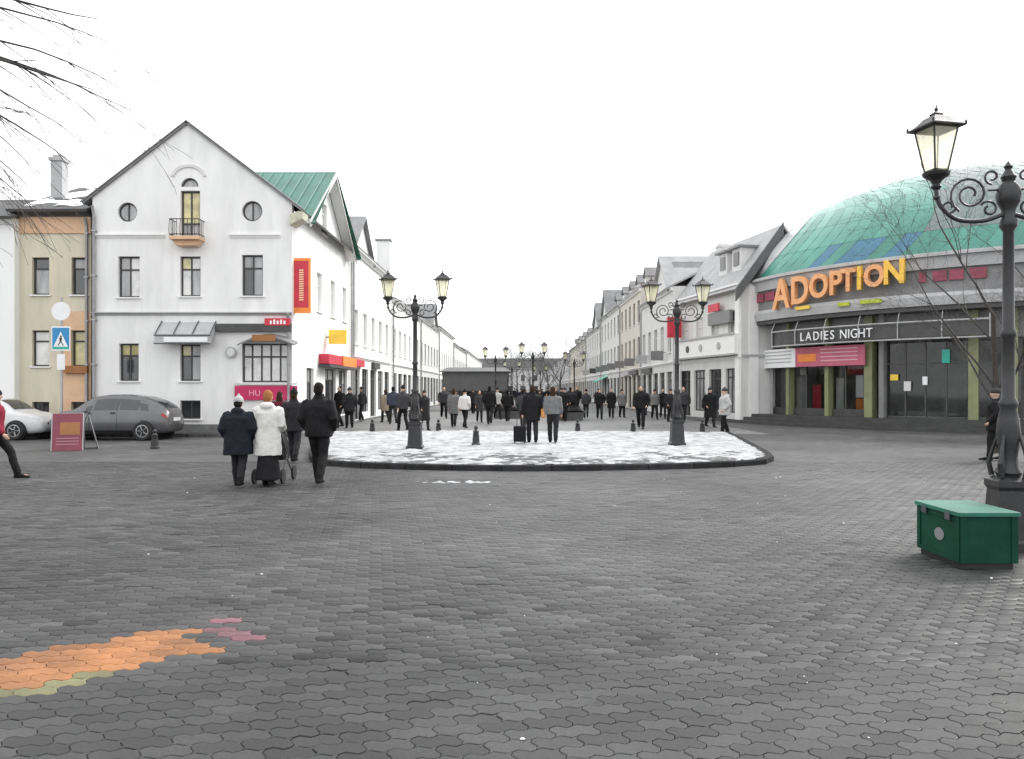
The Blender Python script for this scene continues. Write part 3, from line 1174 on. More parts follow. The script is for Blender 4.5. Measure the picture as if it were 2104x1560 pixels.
# balcony: slab, brackets, iron railing
mb = MB()
mb.box(lx(360), lx(421), -0.55, 0.0, lz(497), lz(490))
mb.prism([(lx(370), lz(508)), (lx(411), lz(508)), (lx(418), lz(497.2)), (lx(363), lz(497.2))], -0.38, -0.004)
mb.build('balcony_slab', M_ochre, house, local=True)
mb = MB()
bx0, bx1, bz0, bz1 = lx(361), lx(420), lz(490), lz(456)
for zz_ in (bz1, bz0 + 0.06):
    mb.tube([(bx0, -0.01, zz_), (bx0, -0.52, zz_), (bx1, -0.52, zz_), (bx1, -0.01, zz_)], 0.018, 6)
for k in range(9):
    x_ = bx0 + (bx1 - bx0) * k / 8
    mb.tube([(x_, -0.52, bz0), (x_, -0.58, bz0 + 0.2), (x_, -0.52, bz1)], 0.011, 5)
for xs_ in (bx0, bx1):
    for k in range(1, 4): mb.tube([(xs_, -0.52 + 0.13 * k, bz0), (xs_, -0.52 + 0.13 * k, bz1)], 0.011, 5)
mb.build('railing', M_iron, house, local=True)
# roof: main gable + street gable in green sheet
def slabz(mb, pts, t=0.09):
    mb.slab(pts, t)
rf = MB()
ov = 0.1
slabz(rf, [(-0.35, -ov, zL - 0.35 * slope_l + 0.02), (apx, -ov, za + 0.02), (apx, SIDE, za + 0.02), (-0.35, SIDE, zL - 0.35 * slope_l + 0.02)][::-1], 0.07)
slabz(rf, [(apx, -ov, za + 0.02), (HW + 0.45, -ov, za + 0.02 - slope_r * (HW + 0.45 - apx)), (HW + 0.45, SIDE, za + 0.02 - slope_r * (HW + 0.45 - apx)), (apx, SIDE, za + 0.02)][::-1], 0.07)
roof = rf.build('roof', M_greyroof, house, local=True)
vf = MB()
for pa, pb_ in (((-0.38, zL - 0.38 * slope_l), (apx, za)), ((apx, za), (HW + 0.47, za - slope_r * (HW + 0.47 - apx)))):
    vf.tube([(pa[0], -ov - 0.02, pa[1] + 0.04), (pb_[0], -ov - 0.02, pb_[1] + 0.04)], 0.026, 6)
vf.build('verge_trim', M_greyroof, roof, local=True)
gr = MB()
gz = ez + sg_rise
xo = HW + 0.5
def gpt(x, y):      # street gable slope height
    return ez + sg_rise * (1 - abs(y - sgc) / sg_half) + 0.05
y_e = sgc - sg_half - 0.35
xin = lambda y: apx + (za - gpt(0, y)) / slope_r       # valley against the main roof
for sgn in (-1, 1):
    yy = sgc + sgn * (sg_half + 0.35)
    q = [(xin(yy) - 0.1, yy, gpt(0, yy)), (xo, yy, gpt(0, yy)), (xo, sgc, gpt(0, sgc)), (xin(sgc) - 0.1, sgc, gpt(0, sgc))]
    gr.slab(q if sgn < 0 else q[::-1], 0.06)
    sf = MB()
    q2 = [(HW + 0.02 if n_ in (0, 3) else p[0], p[1], p[2] - 0.045) for n_, p in enumerate(q)]
    sf.slab(q2 if sgn < 0 else q2[::-1], 0.035)
    sf.build('soffit', M_white2, roof, local=True)
gr.build('gable_roof', M_greenroof, roof, local=True)
for k in range(9):             # standing seams stop at the valley
    x_ = xin(sgc) + 0.1 + (xo - 0.1 - xin(sgc)) * k / 8
    yb_ = y_e
    while xin(yb_) > x_ and yb_ < sgc: yb_ += 0.05
    if sgc - yb_ < 0.2: continue
    sm_ = MB()
    sm_.tube([(x_, yb_, gpt(0, yb_) + 0.075), (x_, sgc - 0.02, gpt(0, sgc - 0.02) + 0.075)], 0.02, 4)
    sm_.build('roof_seam', M_greenroof, roof, local=True)
vg = MB()
for sgn in (-1, 1):
    yy = sgc + sgn * (sg_half + 0.37)
    vg.slab([(xo, yy, gpt(0, yy) - 0.16), (xo, sgc, gpt(0, sgc) - 0.16), (xo, sgc, gpt(0, sgc) + 0.07), (xo, yy, gpt(0, yy) + 0.07)], 0.05)
vg.build('bargeboard', M_pale, roof, local=True)
# eave return bracket at the corner
mb = MB()
mb.prism([(HW - 0.02, 7.55), (HW + 0.42, 7.8), (HW + 0.46, 8.02), (HW + 0.3, 8.06), (HW - 0.02, 7.95)], -0.22, 0.5)
mb.build('eave_bracket', mat('eave_wood', (0.5, 0.49, 0.38), 0.7, 6, 0.2), house, local=True)
chimney(house, lx(255), 2.6, 8.4, lz(305) + 0.75, 0.6)
drain(house, 0.1, 0.15, zL - 0.4)
drain(house, HW - 0.1, 0.15, 4.4)
# ground floor additions
mb = MB()         # glazed canopy over a doorway
mb.rings([[(lx(332), 0, lz(662)), (lx(332), -0.55, lz(690)), (lx(332), -0.6, lz(708)), (lx(332), -0.5, lz(708)), (lx(332), 0, lz(670))],
          [(lx(445), 0, lz(662)), (lx(445), -0.55, lz(690)), (lx(445), -0.6, lz(708)), (lx(445), -0.5, lz(708)), (lx(445), 0, lz(670))]])
cn = mb.build('canopy', M_lightgrey, house, local=True)
mb = MB()
for px in (333, 370, 408, 444):
    mb.tube([(lx(px), -0.01, lz(660)), (lx(px), -0.57, lz(688))], 0.018, 6)
mb.tube([(lx(331), -0.61, lz(691)), (lx(446), -0.61, lz(691))], 0.022, 6)
mb.tube([(lx(331), -0.61, lz(708)), (lx(446), -0.61, lz(708))], 0.022, 6)
mb.build('canopy_frame', M_irongrey, cn, local=True)
mb = MB()
mb.box(lx(352), lx(440), -0.63, -0.615, lz(705), lz(695))
mb.build('canopy_band', M_signwhite, cn, local=True)
mb = MB()
mb.box(lx(447), lx(600), -0.18, -0.02, lz(682), lz(666))
mb.build('sign_box', M_darkgrey, house, local=True)
mb = MB()
mb.box(lx(547), lx(598), -0.2, -0.04, lz(671) + 0.02, lz(655))
rs_ = mb.build('red_sign', M_red, house, local=True)
for q_ in range(5):
    mb = MB()
    mb.box(lx(558 + 7 * q_), lx(562 + 7 * q_), -0.206, -0.201, lz(667), lz(660 - (q_ % 2) * 2))
    mb.build('print', M_signwhite, rs_, local=True)
# segmental canopy above the big window
mb = MB()
pts = [(lx(497) + (lx(612) - lx(497)) * t, lz(706) + 26 * S1 * math.sin(math.pi * (0.12 + 0.76 * t)) - 26 * S1 * math.sin(math.pi * 0.12) + 0.06) for t in [k / 12 for k in range(13)]]
mb.rings([[(p[0], 0.0, p[1]), (p[0], -0.5, p[1] - 0.12), (p[0], -0.5, p[1] - 0.17), (p[0], 0.0, p[1] - 0.06)] for p in pts])
mb.build('window_canopy', M_midgrey, house, smooth=True, local=True)
mb = MB()
mb.box(lx(528), lx(575), -0.56, -0.505, lz(703), lz(690))
mb.build('canopy_sign', M_brown, house, local=True)
mb = MB()
mb.box(lx(484), lx(612), -0.1, -0.065, lz(822), lz(793))
ban = mb.build('banner', M_magenta, house, local=True)
text_obj('lettering', 'HU', 0.3, mat('pink_print', (0.8, 0.35, 0.45), 0.6), ban, (lx(525), -0.105, lz(808)), (R(90), 0, 0), 0.003)
mb = MB()
mb.box(lx(484), lx(612), -0.09, -0.07, lz(791), lz(787))
mb.build('banner_rail', M_pale, ban, local=True)
mb = MB()          # round hanging shop sign
mb.prism(circle(lx(476), lz(724), 11 * S1, 18), -0.12, -0.06)
rs2 = mb.build('round_sign', M_greytrim, house, local=True)
mb = MB()
mb.prism(circle(lx(476), lz(724), 8 * S1, 18), -0.128, -0.121)
mb.build('sign_face', M_pale, rs2, local=True)
mb = MB()
mb.tube([(lx(503), -0.06, lz(720)), (lx(503), -0.06, lz(752))], 0.03, 8)
mb.ball((lx(503), -0.06, lz(755)), 0.05, 8, 6)
mb.build('wall_lamp', M_irongrey, house, local=True)
# blade sign on the corner
mb = MB()
mb.box(HW - 0.03, HW + 0.57, 0.25, 0.37, lz(640), lz(530))
bl = mb.build('blade_sign', M_red, house, local=True)
mb = MB()
for a, b_, c, d in ((-0.05, 0.01, lz(642), lz(528)), (0.53, 0.59, lz(642), lz(528))): mb.box(HW + a, HW + b_, 0.235, 0.385, c, d)
mb.box(HW + 0.01, HW + 0.53, 0.235, 0.385, lz(534), lz(528))
mb.box(HW + 0.01, HW + 0.53, 0.235, 0.385, lz(642), lz(631))
mb.build('sign_border', M_orange, bl, local=True)
for q_ in range(14):
    mb = MB()
    mb.box(HW + 0.19, HW + 0.35, 0.243, 0.249, lz(616) + q_ * 0.083, lz(616) + q_ * 0.083 + 0.045)
    mb.build('print', mat('peach_print', (0.9, 0.6, 0.35), 0.5), bl, local=True)
mb = MB()
for z_ in (lz(548), lz(630)): mb.tube([(HW - 0.14, 0.31, z_), (HW - 0.03, 0.31, z_)], 0.02, 6)
mb.build('bracket', M_irongrey, bl, local=True)
# signs on the street side
mb = MB()
mb.box(HW + 0.1, HW + 0.85, 5.2, 5.32, 3.6, 4.2)
ys_ = mb.build('projecting_sign', M_yellow, house, local=True)
mb = MB()
mb.box(HW + 0.0, HW + 0.1, 5.24, 5.28, 3.86, 3.92)
mb.build('bracket', M_irongrey, ys_, local=True)
mb = MB()
mb.box(HW + 0.02, HW + 0.42, 3.9, 6.4, 2.72, 3.12)
mb.build('shop_sign', M_red, house, local=True)
mb = MB()
mb.box(HW + 0.02, HW + 0.46, 6.45, 9.4, 2.7, 3.14)
mb.build('shop_sign', M_orange, house, local=True)
mb = MB()
mb.box(HW, HW + 0.5, 3.8, 9.5, 2.58, 2.69)
mb.build('shop_canopy', M_darkgrey, house, local=True)
mb = MB()
mb.tube([(HW + 0.12, 9.9, 0.1), (HW + 0.12, 9.9, 7.8)], 0.06, 8)
mb.build('drainpipe', M_zinc, house, smooth=True, local=True)

# ================================================================== far-left: cream house and white house
D2 = 29.3
S2 = D2 / F
def ax_(px): return (px - 32) * S2
def az_(py): return EYE - (py - HZ) * S2
annex = thing('cream_house', 'narrow cream rendered house with ochre cornice and snowy dark roof, left of the gabled house', 'house', (wx(32, D2), D2, 0))
AW = ax_(190) - 0.05
ops = []
for a, b_ in ((66, 101), (147, 181)):
    for c, d in ((606, 529), (753, 679), (852, 826)):
        ops.append((ax_(a), ax_(b_), az_(c), az_(d)))
mb = MB()
body_box(mb, AW, 9, az_(443), ops)
mb.build('wall', M_cream, annex, local=True)
pl = [[M_paneg, M_paned], [M_panel, M_panel, M_paneg], [M_paned], [M_paned, M_paneg], [M_panew, M_panew, M_panel], [M_paned]]
for k, o_ in enumerate(ops): window(annex, *o_, panes=pl[k], nx=1 if (k % 3) < 2 else 2, tz=0.7 if (k % 3) < 2 else None, fw=0.06)
mb = MB()
mb.box(0.002, AW, -0.05, -0.001, az_(480), az_(446))
mb.build('frieze', M_ochre, annex, local=True)
mb = MB()
mb.box(ax_(146), AW, -0.035, -0.001, 0.5, az_(642))
grid = mb
mb2 = MB()
grid_wall(mb2, ax_(146) - 0.3, AW, 0.5, az_(640), [(ax_(147), ax_(181), az_(753), az_(679)), (ax_(147), ax_(181), az_(852), az_(826))], y=-0.03, rev=0.028)
mb2.build('painted_bay', M_ochre, annex, local=True)
cornice(annex, -0.05, AW + 0.02, az_(446), 0.2, 0.32, M_darkroof)
mb = MB()
mb.slab([(-0.1, -0.4, az_(440)), (AW + 0.05, -0.4, az_(440)), (AW + 0.05, 4.5, az_(440) + 2.0), (-0.1, 4.5, az_(440) + 2.0)], 0.1)
ar = mb.build('roof', M_darkroof, annex, local=True)
mb = MB()
nx_, ny_ = 20, 24
vs, fs = [], []
for i in range(nx_ + 1):
    for j in range(ny_ + 1):
        x_ = 0.1 + (AW - 0.2) * i / nx_
        y_ = 0.1 + 4.2 * j / ny_
        h_ = 0.09 * (0.2 + mnoise.noise(Vector((x_ * 1.3, y_ * 1.1, 0.4))) + 0.5 * mnoise.noise(Vector((x_ * 3, y_ * 3, 2))))
        vs.append((x_, y_, az_(440) + (y_ + 0.4) / 4.9 * 2.0 + 0.09 + h_))
for i in range(nx_):
    for j in range(ny_): fs.append((i * (ny_ + 1) + j, (i + 1) * (ny_ + 1) + j, (i + 1) * (ny_ + 1) + j + 1, i * (ny_ + 1) + j + 1))
mb.add(vs, fs)
so_ = mb.build('snow', M_snowroof, ar, smooth='full', local=True)
mb = MB()
mb.slab([(ax_(105), 1.4, az_(395)), (AW + 0.02, 1.4, az_(395)), (AW + 0.02, 3.4, az_(372) + 0.25), (ax_(115), 3.4, az_(372) + 0.25)], 0.12)
mb.box(ax_(112), AW, 1.6, 3.2, az_(440), az_(396))
mb.build('dormer', M_darkroof, ar, local=True)
chimney(annex, ax_(52), 2.2, 8.4, az_(318) + 0.6, 0.45, M_greytrim)
drain(annex, AW - 0.12, 0.15, az_(450))
mb = MB()
mb.box(ax_(135), ax_(184), -0.18, -0.04, az_(767), az_(752))
mb.build('name_board', M_brown, annex, local=True)
mb = MB()
mb.box(0, AW, -0.05, -0.002, 0, 0.5)
mb.build('plinth', M_plinth, annex, local=True)

wh = thing('white_house', 'bright white house at the left edge beside the cream house', 'house', (wx(32, 29.0) - 8.02, 29.0, 0))
ops = [(5.6, 6.5, 4.6, 6.1), (3.2, 4.1, 4.6, 6.1), (5.6, 6.5, 1.3, 2.8), (3.2, 4.1, 1.3, 2.8)]
mb = MB()
body_box(mb, 7.98, 9, 7.9, ops)
mb.build('wall', M_white2, wh, local=True)
for o_ in ops: window(wh, *o_, panes=[M_paneg, M_paned])
gable_roof(wh, 7.98, 9, 7.9, 1.6, M_darkroof, 0.35)
cornice(wh, 0, 7.98, 7.66, 0.22, 0.25, M_trim)
mb = MB()
mb.box(0, 7.98, -0.05, -0.002, 0, 0.5)
mb.build('plinth', M_plinth, wh, local=True)

# ================================================================== STREET ROWS
def row_house(name, label, loc, rz, w, d, h, storeys, wallm, roofm, rise=2.2, nwin=4, style='x', shop=True, trim=None, panes=None, frame=None,
              shop_signs=(), chim=0, group=None, zshop=3.2, gable=None, seed=0, awn=None, cat='house', dorm=0, blades=0):
    rs = random.Random(seed)
    t = thing(name, label, cat, loc, rz, group)
    panes = panes or [M_paned, M_paneg]
    trim = trim or M_trim
    ops = []
    pitch = w / nwin
    hs = (h - zshop - 0.5) / max(1, storeys - 1)
    wins_ = []
    for s_ in range(storeys - 1):
        for k in range(nwin):
            xc = pitch * (k + 0.5)
            ww = min(1.05, pitch * 0.45)
            z0 = zshop + 0.75 + hs * s_
            wins_.append((xc - ww / 2, xc + ww / 2, z0, z0 + min(1.75, hs - 0.9)))
    shops = []
    for k in range(nwin):
        xc = pitch * (k + 0.5)
        ww = pitch * (0.74 if shop else 0.42)
        if shop: shops.append((xc - ww / 2, xc + ww / 2, 0.45 if k % 2 else 0.12, 2.75))
        else: shops.append((xc - ww / 2, xc + ww / 2, 0.95, 2.6))
    mb = MB()
    body_box(mb, w, d, h, wins_ + shops)
    if gable:
        gx, gw, gh = gable
        mb.prism([(gx - gw / 2, h), (gx + gw / 2, h), (gx, h + gh)], 0.0, 0.3)
        mb.prism([(gx - gw / 2 + .01, h), (gx + gw / 2 - .01, h), (gx, h + gh - .01)], 0.3, d * 0.5)
    mb.build('wall', wallm, t, local=True)
    for k, o_ in enumerate(wins_): window(t, *o_, frame=frame or M_frame, panes=[rs.choice(panes)], nx=2, tz=0.7, sillm=trim)
    for k, o_ in enumerate(shops):
        wv = window(t, *o_, frame=M_frame, panes=[rs.choice([M_paned, M_paned, M_paneg])], nx=3 if shop else 2, tz=0.8, fw=0.07, sill=not shop, sillm=trim)
        if shop: wv.name = 'shop_window' if k % 2 else 'shop_door'
    cornice(t, -0.02, w + 0.02, h - 0.26, 0.26, 0.3, trim)
    cornice(t, 0, w, zshop, 0.14, 0.12, trim, name='string_course')
    if gable:
        gx, gw, gh = gable
        mb = MB()
        k_ = gh / (gw / 2)
        for sg in (-1, 1):
            q = [(gx + sg * (gw / 2 + 0.25), -0.25, h - 0.25 * k_ + 0.03), (gx, -0.25, h + gh + 0.03), (gx, d * 0.5, h + gh + 0.03), (gx + sg * (gw / 2 + 0.25), d * 0.5, h - 0.25 * k_ + 0.03)]
            mb.slab(q if sg > 0 else q[::-1], -0.08 if False else 0.08)
        mb.build('gable_roof', roofm, t, local=True)
    if rise: gable_roof(t, w, d, h, rise, roofm, 0.3)
    for k in range(chim): chimney(t, w * (0.25 + 0.5 * k), d * 0.42, h + rise * 0.5, h + rise + 0.9, 0.7, M_pale)
    for a, b_, m_ in shop_signs:
        mb = MB()
        mb.box(w * a, w * b_, -0.2, -0.02, 2.82, 3.16)
        mb.build('shop_sign', m_, t, local=True)
    if awn:
        for a, b_, m_ in awn:
            mb = MB()
            mb.rings([[(x_, -0.003, 3.0), (x_, -1.1, 2.55), (x_, -1.1, 2.4), (x_, -1.08, 2.4), (x_, -1.08, 2.53), (x_, -0.003, 2.96)] for x_ in (w * a, w * b_)])
            mb.build('awning', m_, t, local=True)
    for k in range(dorm):
        xc = w * (k + 0.5) / dorm
        yb_ = 0.7
        zb_ = h + rise * yb_ / (d / 2)
        mb = MB()
        mb.prism([(xc - 0.55, zb_ - 0.3), (xc + 0.55, zb_ - 0.3), (xc + 0.55, zb_ + 1.0), (xc, zb_ + 1.55), (xc - 0.55, zb_ + 1.0)], yb_, yb_ + 2.6)
        dm = mb.build('dormer', wallm, t, local=True)
        mb = MB()
        for sg in (-1, 1):
            q = [(xc + sg * 0.75, yb_ - 0.15, zb_ + 0.84), (xc, yb_ - 0.15, zb_ + 1.59), (xc, yb_ + 2.6, zb_ + 1.59), (xc + sg * 0.75, yb_ + 2.6, zb_ + 0.84)]
            mb.slab(q if sg > 0 else q[::-1], 0.05)
        mb.build('dormer_roof', roofm if roofm is not M_paleroof else M_greyroof, dm, local=True)
        mb = MB()
        mb.box(xc - 0.32, xc + 0.32, yb_ - 0.03, yb_ - 0.002, zb_ + 0.15, zb_ + 0.95)
        mb.build('dormer_window', M_paned, dm, local=True)
    for k in range(blades):
        xc = w * (k + 0.6) / blades
        mb = MB()
        mb.box(xc - 0.05, xc + 0.05, -0.95, -0.15, 3.5, 4.1)
        bs_ = mb.build('projecting_sign', rs.choice([M_darkgrey, M_lightgrey, M_midgrey]), t, local=True)
        mb = MB()
        mb.tube([(xc, -0.001, 4.0), (xc, -0.16, 4.0)], 0.02, 5)
        mb.build('bracket', M_irongrey, bs_, local=True)
    drain(t, 0.12, 0.1, h - 0.25)
    mb = MB()
    mb.box(0.0, w, -0.045, -0.002, 0, 0.1)
    mb.build('plinth', M_plinth, t, local=True)
    return t

XL, XR = -8.08, 9.5
LROT, RROT = R(90), R(-90)
# left row: local x runs away from the camera
row_house('town_house', 'white town house with stepped grey eaves directly behind the gabled corner house', (XL, 39.2, 0), LROT, 12.0, 9, 8.7, 2, M_white2, M_greyroof, 1.2, 5,
          gable=(2.6, 5.2, 2.0), seed=1, panes=[M_paneglare, M_paneglare, M_panel], frame=M_wframe, shop_signs=((0.02, 0.2, M_red), (0.45, 0.6, M_darkgrey)))
fw_ = MB()
fw_.box(-0.1, 0.5, 0.0, 0.9, 0, 11.2)
tw = thing('fire_wall', 'tall narrow white firewall pier standing between two white town houses', 'wall', (XL, 51.35, 0), LROT)
fw_.build('pier', M_white2, tw, local=True)
mb = MB()
mb.box(-0.16, 0.56, -0.06, 0.96, 11.2, 11.32)
mb.build('coping', M_greyroof, tw, local=True)
row_house('town_house', 'pale two-storey house with shop windows, third down the left side of the street', (XL, 52.0, 0), LROT, 15.0, 9, 7.6, 2, M_white2, M_paleroof, 1.4, 6, seed=2, panes=[M_paneglare, M_paneglare, M_panel], frame=M_wframe)
row_house('town_house', 'light grey house with a small steep gable, fourth down the left side', (XL, 67.2, 0), LROT, 16.0, 9, 7.8, 2, M_pale, M_greyroof, 1.6, 6, seed=3, gable=(11, 5, 2.2), frame=M_wframe, chim=1)
row_house('town_house', 'white house under a dark pitched roof, fifth down the left side', (XL, 83.4, 0), LROT, 19.0, 9, 8.2, 2, M_white2, M_darkroof, 1.8, 7, seed=4, chim=2)
row_house('town_house', 'small distant pale house with grey roof, sixth down the left side', (XL, 102.6, 0), LROT, 26.0, 9, 7.6, 2, M_pale, M_greyroof, 2.0, 8, seed=5, chim=1)
row_house('town_house', 'farthest pale house closing the left side of the street', (XL, 129, 0), LROT, 60.0, 9, 8.0, 2, M_pale, M_greyroof, 2.0, 14, seed=6, chim=2)
# right row: local x runs towards the camera, origin at the far end
ang1 = math.atan2(40.0 - 48.0, 11.3 - 9.78)
r1 = row_house('shop_house', 'pale shop house with white fascia and tall light roof beside the domed building', (9.78, 48.0, 0), ang1, 8.14, 4.4, 7.0, 2, M_pale, M_paleroof, 2.9, 4, seed=11,
               panes=[M_paneg, M_panel], frame=M_wframe, cat='house')
mb = MB()
mb.box(0.1, 8.0, -0.3, -0.105, 3.45, 4.5)
fa = mb.build('fascia', M_trim, r1, local=True)
mb = MB()
mb.box(0.1, 8.0, -0.36, -0.301, 3.4, 3.5)
mb.box(0.1, 8.0, -0.36, -0.301, 4.44, 4.54)
mb.build('fascia_edge', M_greytrim, fa, local=True)
for x_ in (0.25, 7.85):
    mb = MB()
    mb.box(x_ - 0.22, x_ + 0.22, -0.1, -0.001, 0.1, 6.7)
    mb.build('pilaster', M_trim, r1, local=True)
mb = MB()
mb.box(8.142, 8.2, 0.4, 0.9, 0.1, 6.9)
mb.build('pilaster', M_trim, r1, local=True)
mb = MB()
mb.tube([(8.26, 1.6, 0.1), (8.26, 1.6, 6.9)], 0.06, 8)
mb.build('drainpipe', M_zinc, r1, smooth=True, local=True)
mb = MB()
mb.box(8.142, 8.22, 0.0, 4.35, 3.3, 3.42)
mb.build('string_course', M_greytrim, r1, local=True)
for k, x_ in enumerate((2.1, 3.9, 6.2)):
    mb = MB()
    mb.prism(circle(x_, 3.95, 0.2, 16), -0.345, -0.301)
    mb.build('emblem', [M_darkgrey, M_greytrim, M_greytrim][k], fa, local=True)
mb = MB()
mb.box(4.7, 7.3, -0.25, -0.05, 5.1, 5.75)
mb.build('wall_sign', M_midgrey, r1, local=True)
mb = MB()
mb.box(4.9, 6.2, -0.33, -0.255, 5.8, 6.2)
mb.build('red_sign', M_red, r1, local=True)
mb = MB()
mb.box(0.9, 1.1, -1.1, -0.25, 4.7, 5.9)
mb.build('projecting_sign', M_red, r1, local=True)
mb = MB()
mb.slab([(8.24, -0.38, 6.05), (8.24, 2.2, 9.45), (8.24, 2.2, 10.1), (8.24, -0.38, 6.68)], 0.12)
mb.build('bargeboard', mat('verge_grey', (0.1, 0.1, 0.1), 0.6, 3, 0.15), r1, local=True)
for x_ in (5.0, 6.6):          # flat-topped dormers
    mb = MB()
    mb.box(x_ - 0.5, x_ + 0.5, 0.5, 2.0, 7.5, 9.0)
    dmr = mb.build('dormer', M_pale, r1, local=True)
    mb = MB()
    mb.box(x_ - 0.65, x_ + 0.65, 0.3, 2.1, 9.001, 9.11)
    mb.build('dormer_roof', M_greyroof, dmr, local=True)
    mb = MB()
    mb.box(x_ - 0.3, x_ + 0.3, 0.46, 0.498, 8.1, 8.8)
    mb.build('dormer_window', M_paned, dmr, local=True)

row_house('town_house', 'white two-storey house with steep verge, second on the right side of the street', (XR, 60.4, 0), RROT, 12.2, 9, 7.9, 2, M_pale, M_paleroof, 2.2, 5, seed=12, gable=(8.5, 5.6, 2.4), panes=[M_paneg, M_paned], frame=M_wframe,
          shop_signs=((0.1, 0.4, M_darkgrey),), chim=2, blades=2, dorm=2)
row_house('town_house', 'beige three-storey house with pale chimney, third on the right side', (XR, 72.6, 0), RROT, 12.0, 9, 9.4, 3, M_beige, M_paleroof, 1.6, 5, seed=13, chim=2, dorm=3, blades=2, shop_signs=((0.2, 0.5, M_lightgrey), (0.6, 0.9, M_darkgrey)))
row_house('town_house', 'light grey house with dark grey gable dormers, fourth on the right side', (XR, 88.8, 0), RROT, 16.0, 9, 9.4, 3, M_pale, M_greyroof, 2.6, 6, seed=14, gable=(4, 5, 2.8), dorm=3, blades=3, awn=((0.1, 0.4, M_signgreen),))
row_house('town_house', 'grey house with a steep gable, fifth on the right side', (XR, 108, 0), RROT, 19.0, 9, 8.8, 3, M_pale, M_greyroof, 2.6, 7, seed=15, gable=(14, 6, 3.0), chim=2, dorm=3, blades=2)
row_house('town_house', 'beige house with long grey roof, sixth on the right side', (XR, 140, 0), RROT, 31.8, 9, 8.4, 2, M_beige, M_greyroof, 2.0, 10, seed=16, chim=3, dorm=4)
row_house('town_house', 'farthest grey house on the right side of the street', (XR, 200, 0), RROT, 59.8, 9, 8.0, 2, M_grey, M_greyroof, 2.0, 14, seed=17, chim=1)

row_house('town_house', 'low grey house far away closing the end of the street', (-14, 226, 0), 0.0, 32, 9, 7.5, 2, M_grey, M_darkroof, 3.0, 9, seed=18, shop=False)

# ================================================================== RIGHT: domed corner building
DC = (26.0, 43.0)
dome = thing('domed_shop_building', 'rounded corner shopping building with green dome roof and big orange letters', 'building', (DC[0], DC[1], 0))
def dp(r, t, z): return (DC[0] - r * math.cos(t), DC[1] - r * math.sin(t), z)
def t_of(px, r):
    lo, hi = R(-5), R(88)
    for _ in range(50):
        m_ = (lo + hi) / 2
        x_, y_, _z = dp(r, m_, 0)
        if VX + F * x_ / y_ < px: lo = m_
        else: hi = m_
    return (lo + hi) / 2
def sweep(prof, t0, t1, n=40):
    mb = MB()
    mb.rings([[dp(r, t0 + (t1 - t0) * k / n, z) for r, z in prof] for k in range(n + 1)])
    return mb
TA, TB = R(-40), R(112)
RD = 14.0
# dome panels: rings x meridians, each a slightly proud sheet
ZD, HD = 7.15, 6.05
PE = 2 / 1.85                            # a little straighter than an ellipse
NM, NR = 37, 8
TC, TD = R(-16), R(102)
M_domes = [mat('dome_green_a', (0.075, 0.27, 0.21), 0.3, 0.7, 0.16, spec=0.6, coords='World'),
           mat('dome_green_b', (0.085, 0.29, 0.225), 0.27, 0.7, 0.18, spec=0.6, coords='World'),
           mat('dome_green_c', (0.065, 0.24, 0.185), 0.34, 0.7, 0.16, spec=0.6, coords='World'),
           mat('dome_blue', (0.055, 0.18, 0.27), 0.25, 0.7, 0.12, spec=0.6, coords='World')]
def dome_pt(t, e, off=0.0):
    r = (RD + off) * math.cos(e) ** PE
    return dp(r, t, ZD + (HD + off) * max(0.0, math.sin(e)) ** PE)
M_sheen = mat('dome_sheen_panel', (0.5, 0.51, 0.5), 0.32, 0.7, 0.08, spec=0.7, coords='World')  # sky reflection on the dome's left flank, put into the panel colour
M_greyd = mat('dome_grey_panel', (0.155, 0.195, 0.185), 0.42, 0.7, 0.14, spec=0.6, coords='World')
prt = random.Random(5)
NP = 7                                   # columns painted with the sky sheen left of its slanting edge, green ones right
def sheen_edge_t(e):
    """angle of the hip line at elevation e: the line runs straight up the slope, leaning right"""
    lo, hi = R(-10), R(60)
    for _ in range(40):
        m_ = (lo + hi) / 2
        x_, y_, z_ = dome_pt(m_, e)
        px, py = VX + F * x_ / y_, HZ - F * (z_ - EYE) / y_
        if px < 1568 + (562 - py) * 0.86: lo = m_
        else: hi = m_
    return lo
SHEEN_EDGE = [sheen_edge_t(R(88) * j / (NR * 3)) for j in range(NR * 3 + 1)]
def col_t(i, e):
    tb_ = float(np.interp(e, [R(88) * j / (NR * 3) for j in range(NR * 3 + 1)], SHEEN_EDGE))
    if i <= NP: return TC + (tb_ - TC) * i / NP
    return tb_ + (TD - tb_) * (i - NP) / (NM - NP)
blue_cols = {}
for px in (1703, 1760, 1808, 1870):
    tt_ = t_of(px, RD * 0.97)
    blue_cols[min(range(NP, NM), key=lambda i: abs((col_t(i, 0.1) + col_t(i + 1, 0.1)) / 2 - tt_))] = 1
for i in range(NM):
    for j in range(NR):
        e0, e1 = R(88) * j / NR, R(88) * (j + 1) / NR
        mb = MB()
        n_ = 4
        rows = []
        for b_ in range(n_ + 1):
            e = e0 + 0.0010 + (e1 - e0 - 0.0020) * b_ / n_
            ta_, tb_ = col_t(i, e), col_t(i + 1, e)
            for a in range(n_ + 1): rows.append(dome_pt(ta_ + (tb_ - ta_) * (0.004 + 0.992 * a / n_), e))
        fs = []
        for b_ in range(n_):
            for a in range(n_):
                k0 = b_ * (n_ + 1) + a
                fs.append((k0, k0 + 1, k0 + n_ + 2, k0 + n_ + 1))
        mb.add(rows, fs)
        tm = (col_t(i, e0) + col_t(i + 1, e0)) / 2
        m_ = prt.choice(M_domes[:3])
        if i < NP: m_ = M_sheen
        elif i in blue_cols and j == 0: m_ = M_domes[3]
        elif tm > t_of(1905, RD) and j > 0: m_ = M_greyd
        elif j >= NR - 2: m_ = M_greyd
        mb.build('roof_panel', m_, dome, smooth='full')
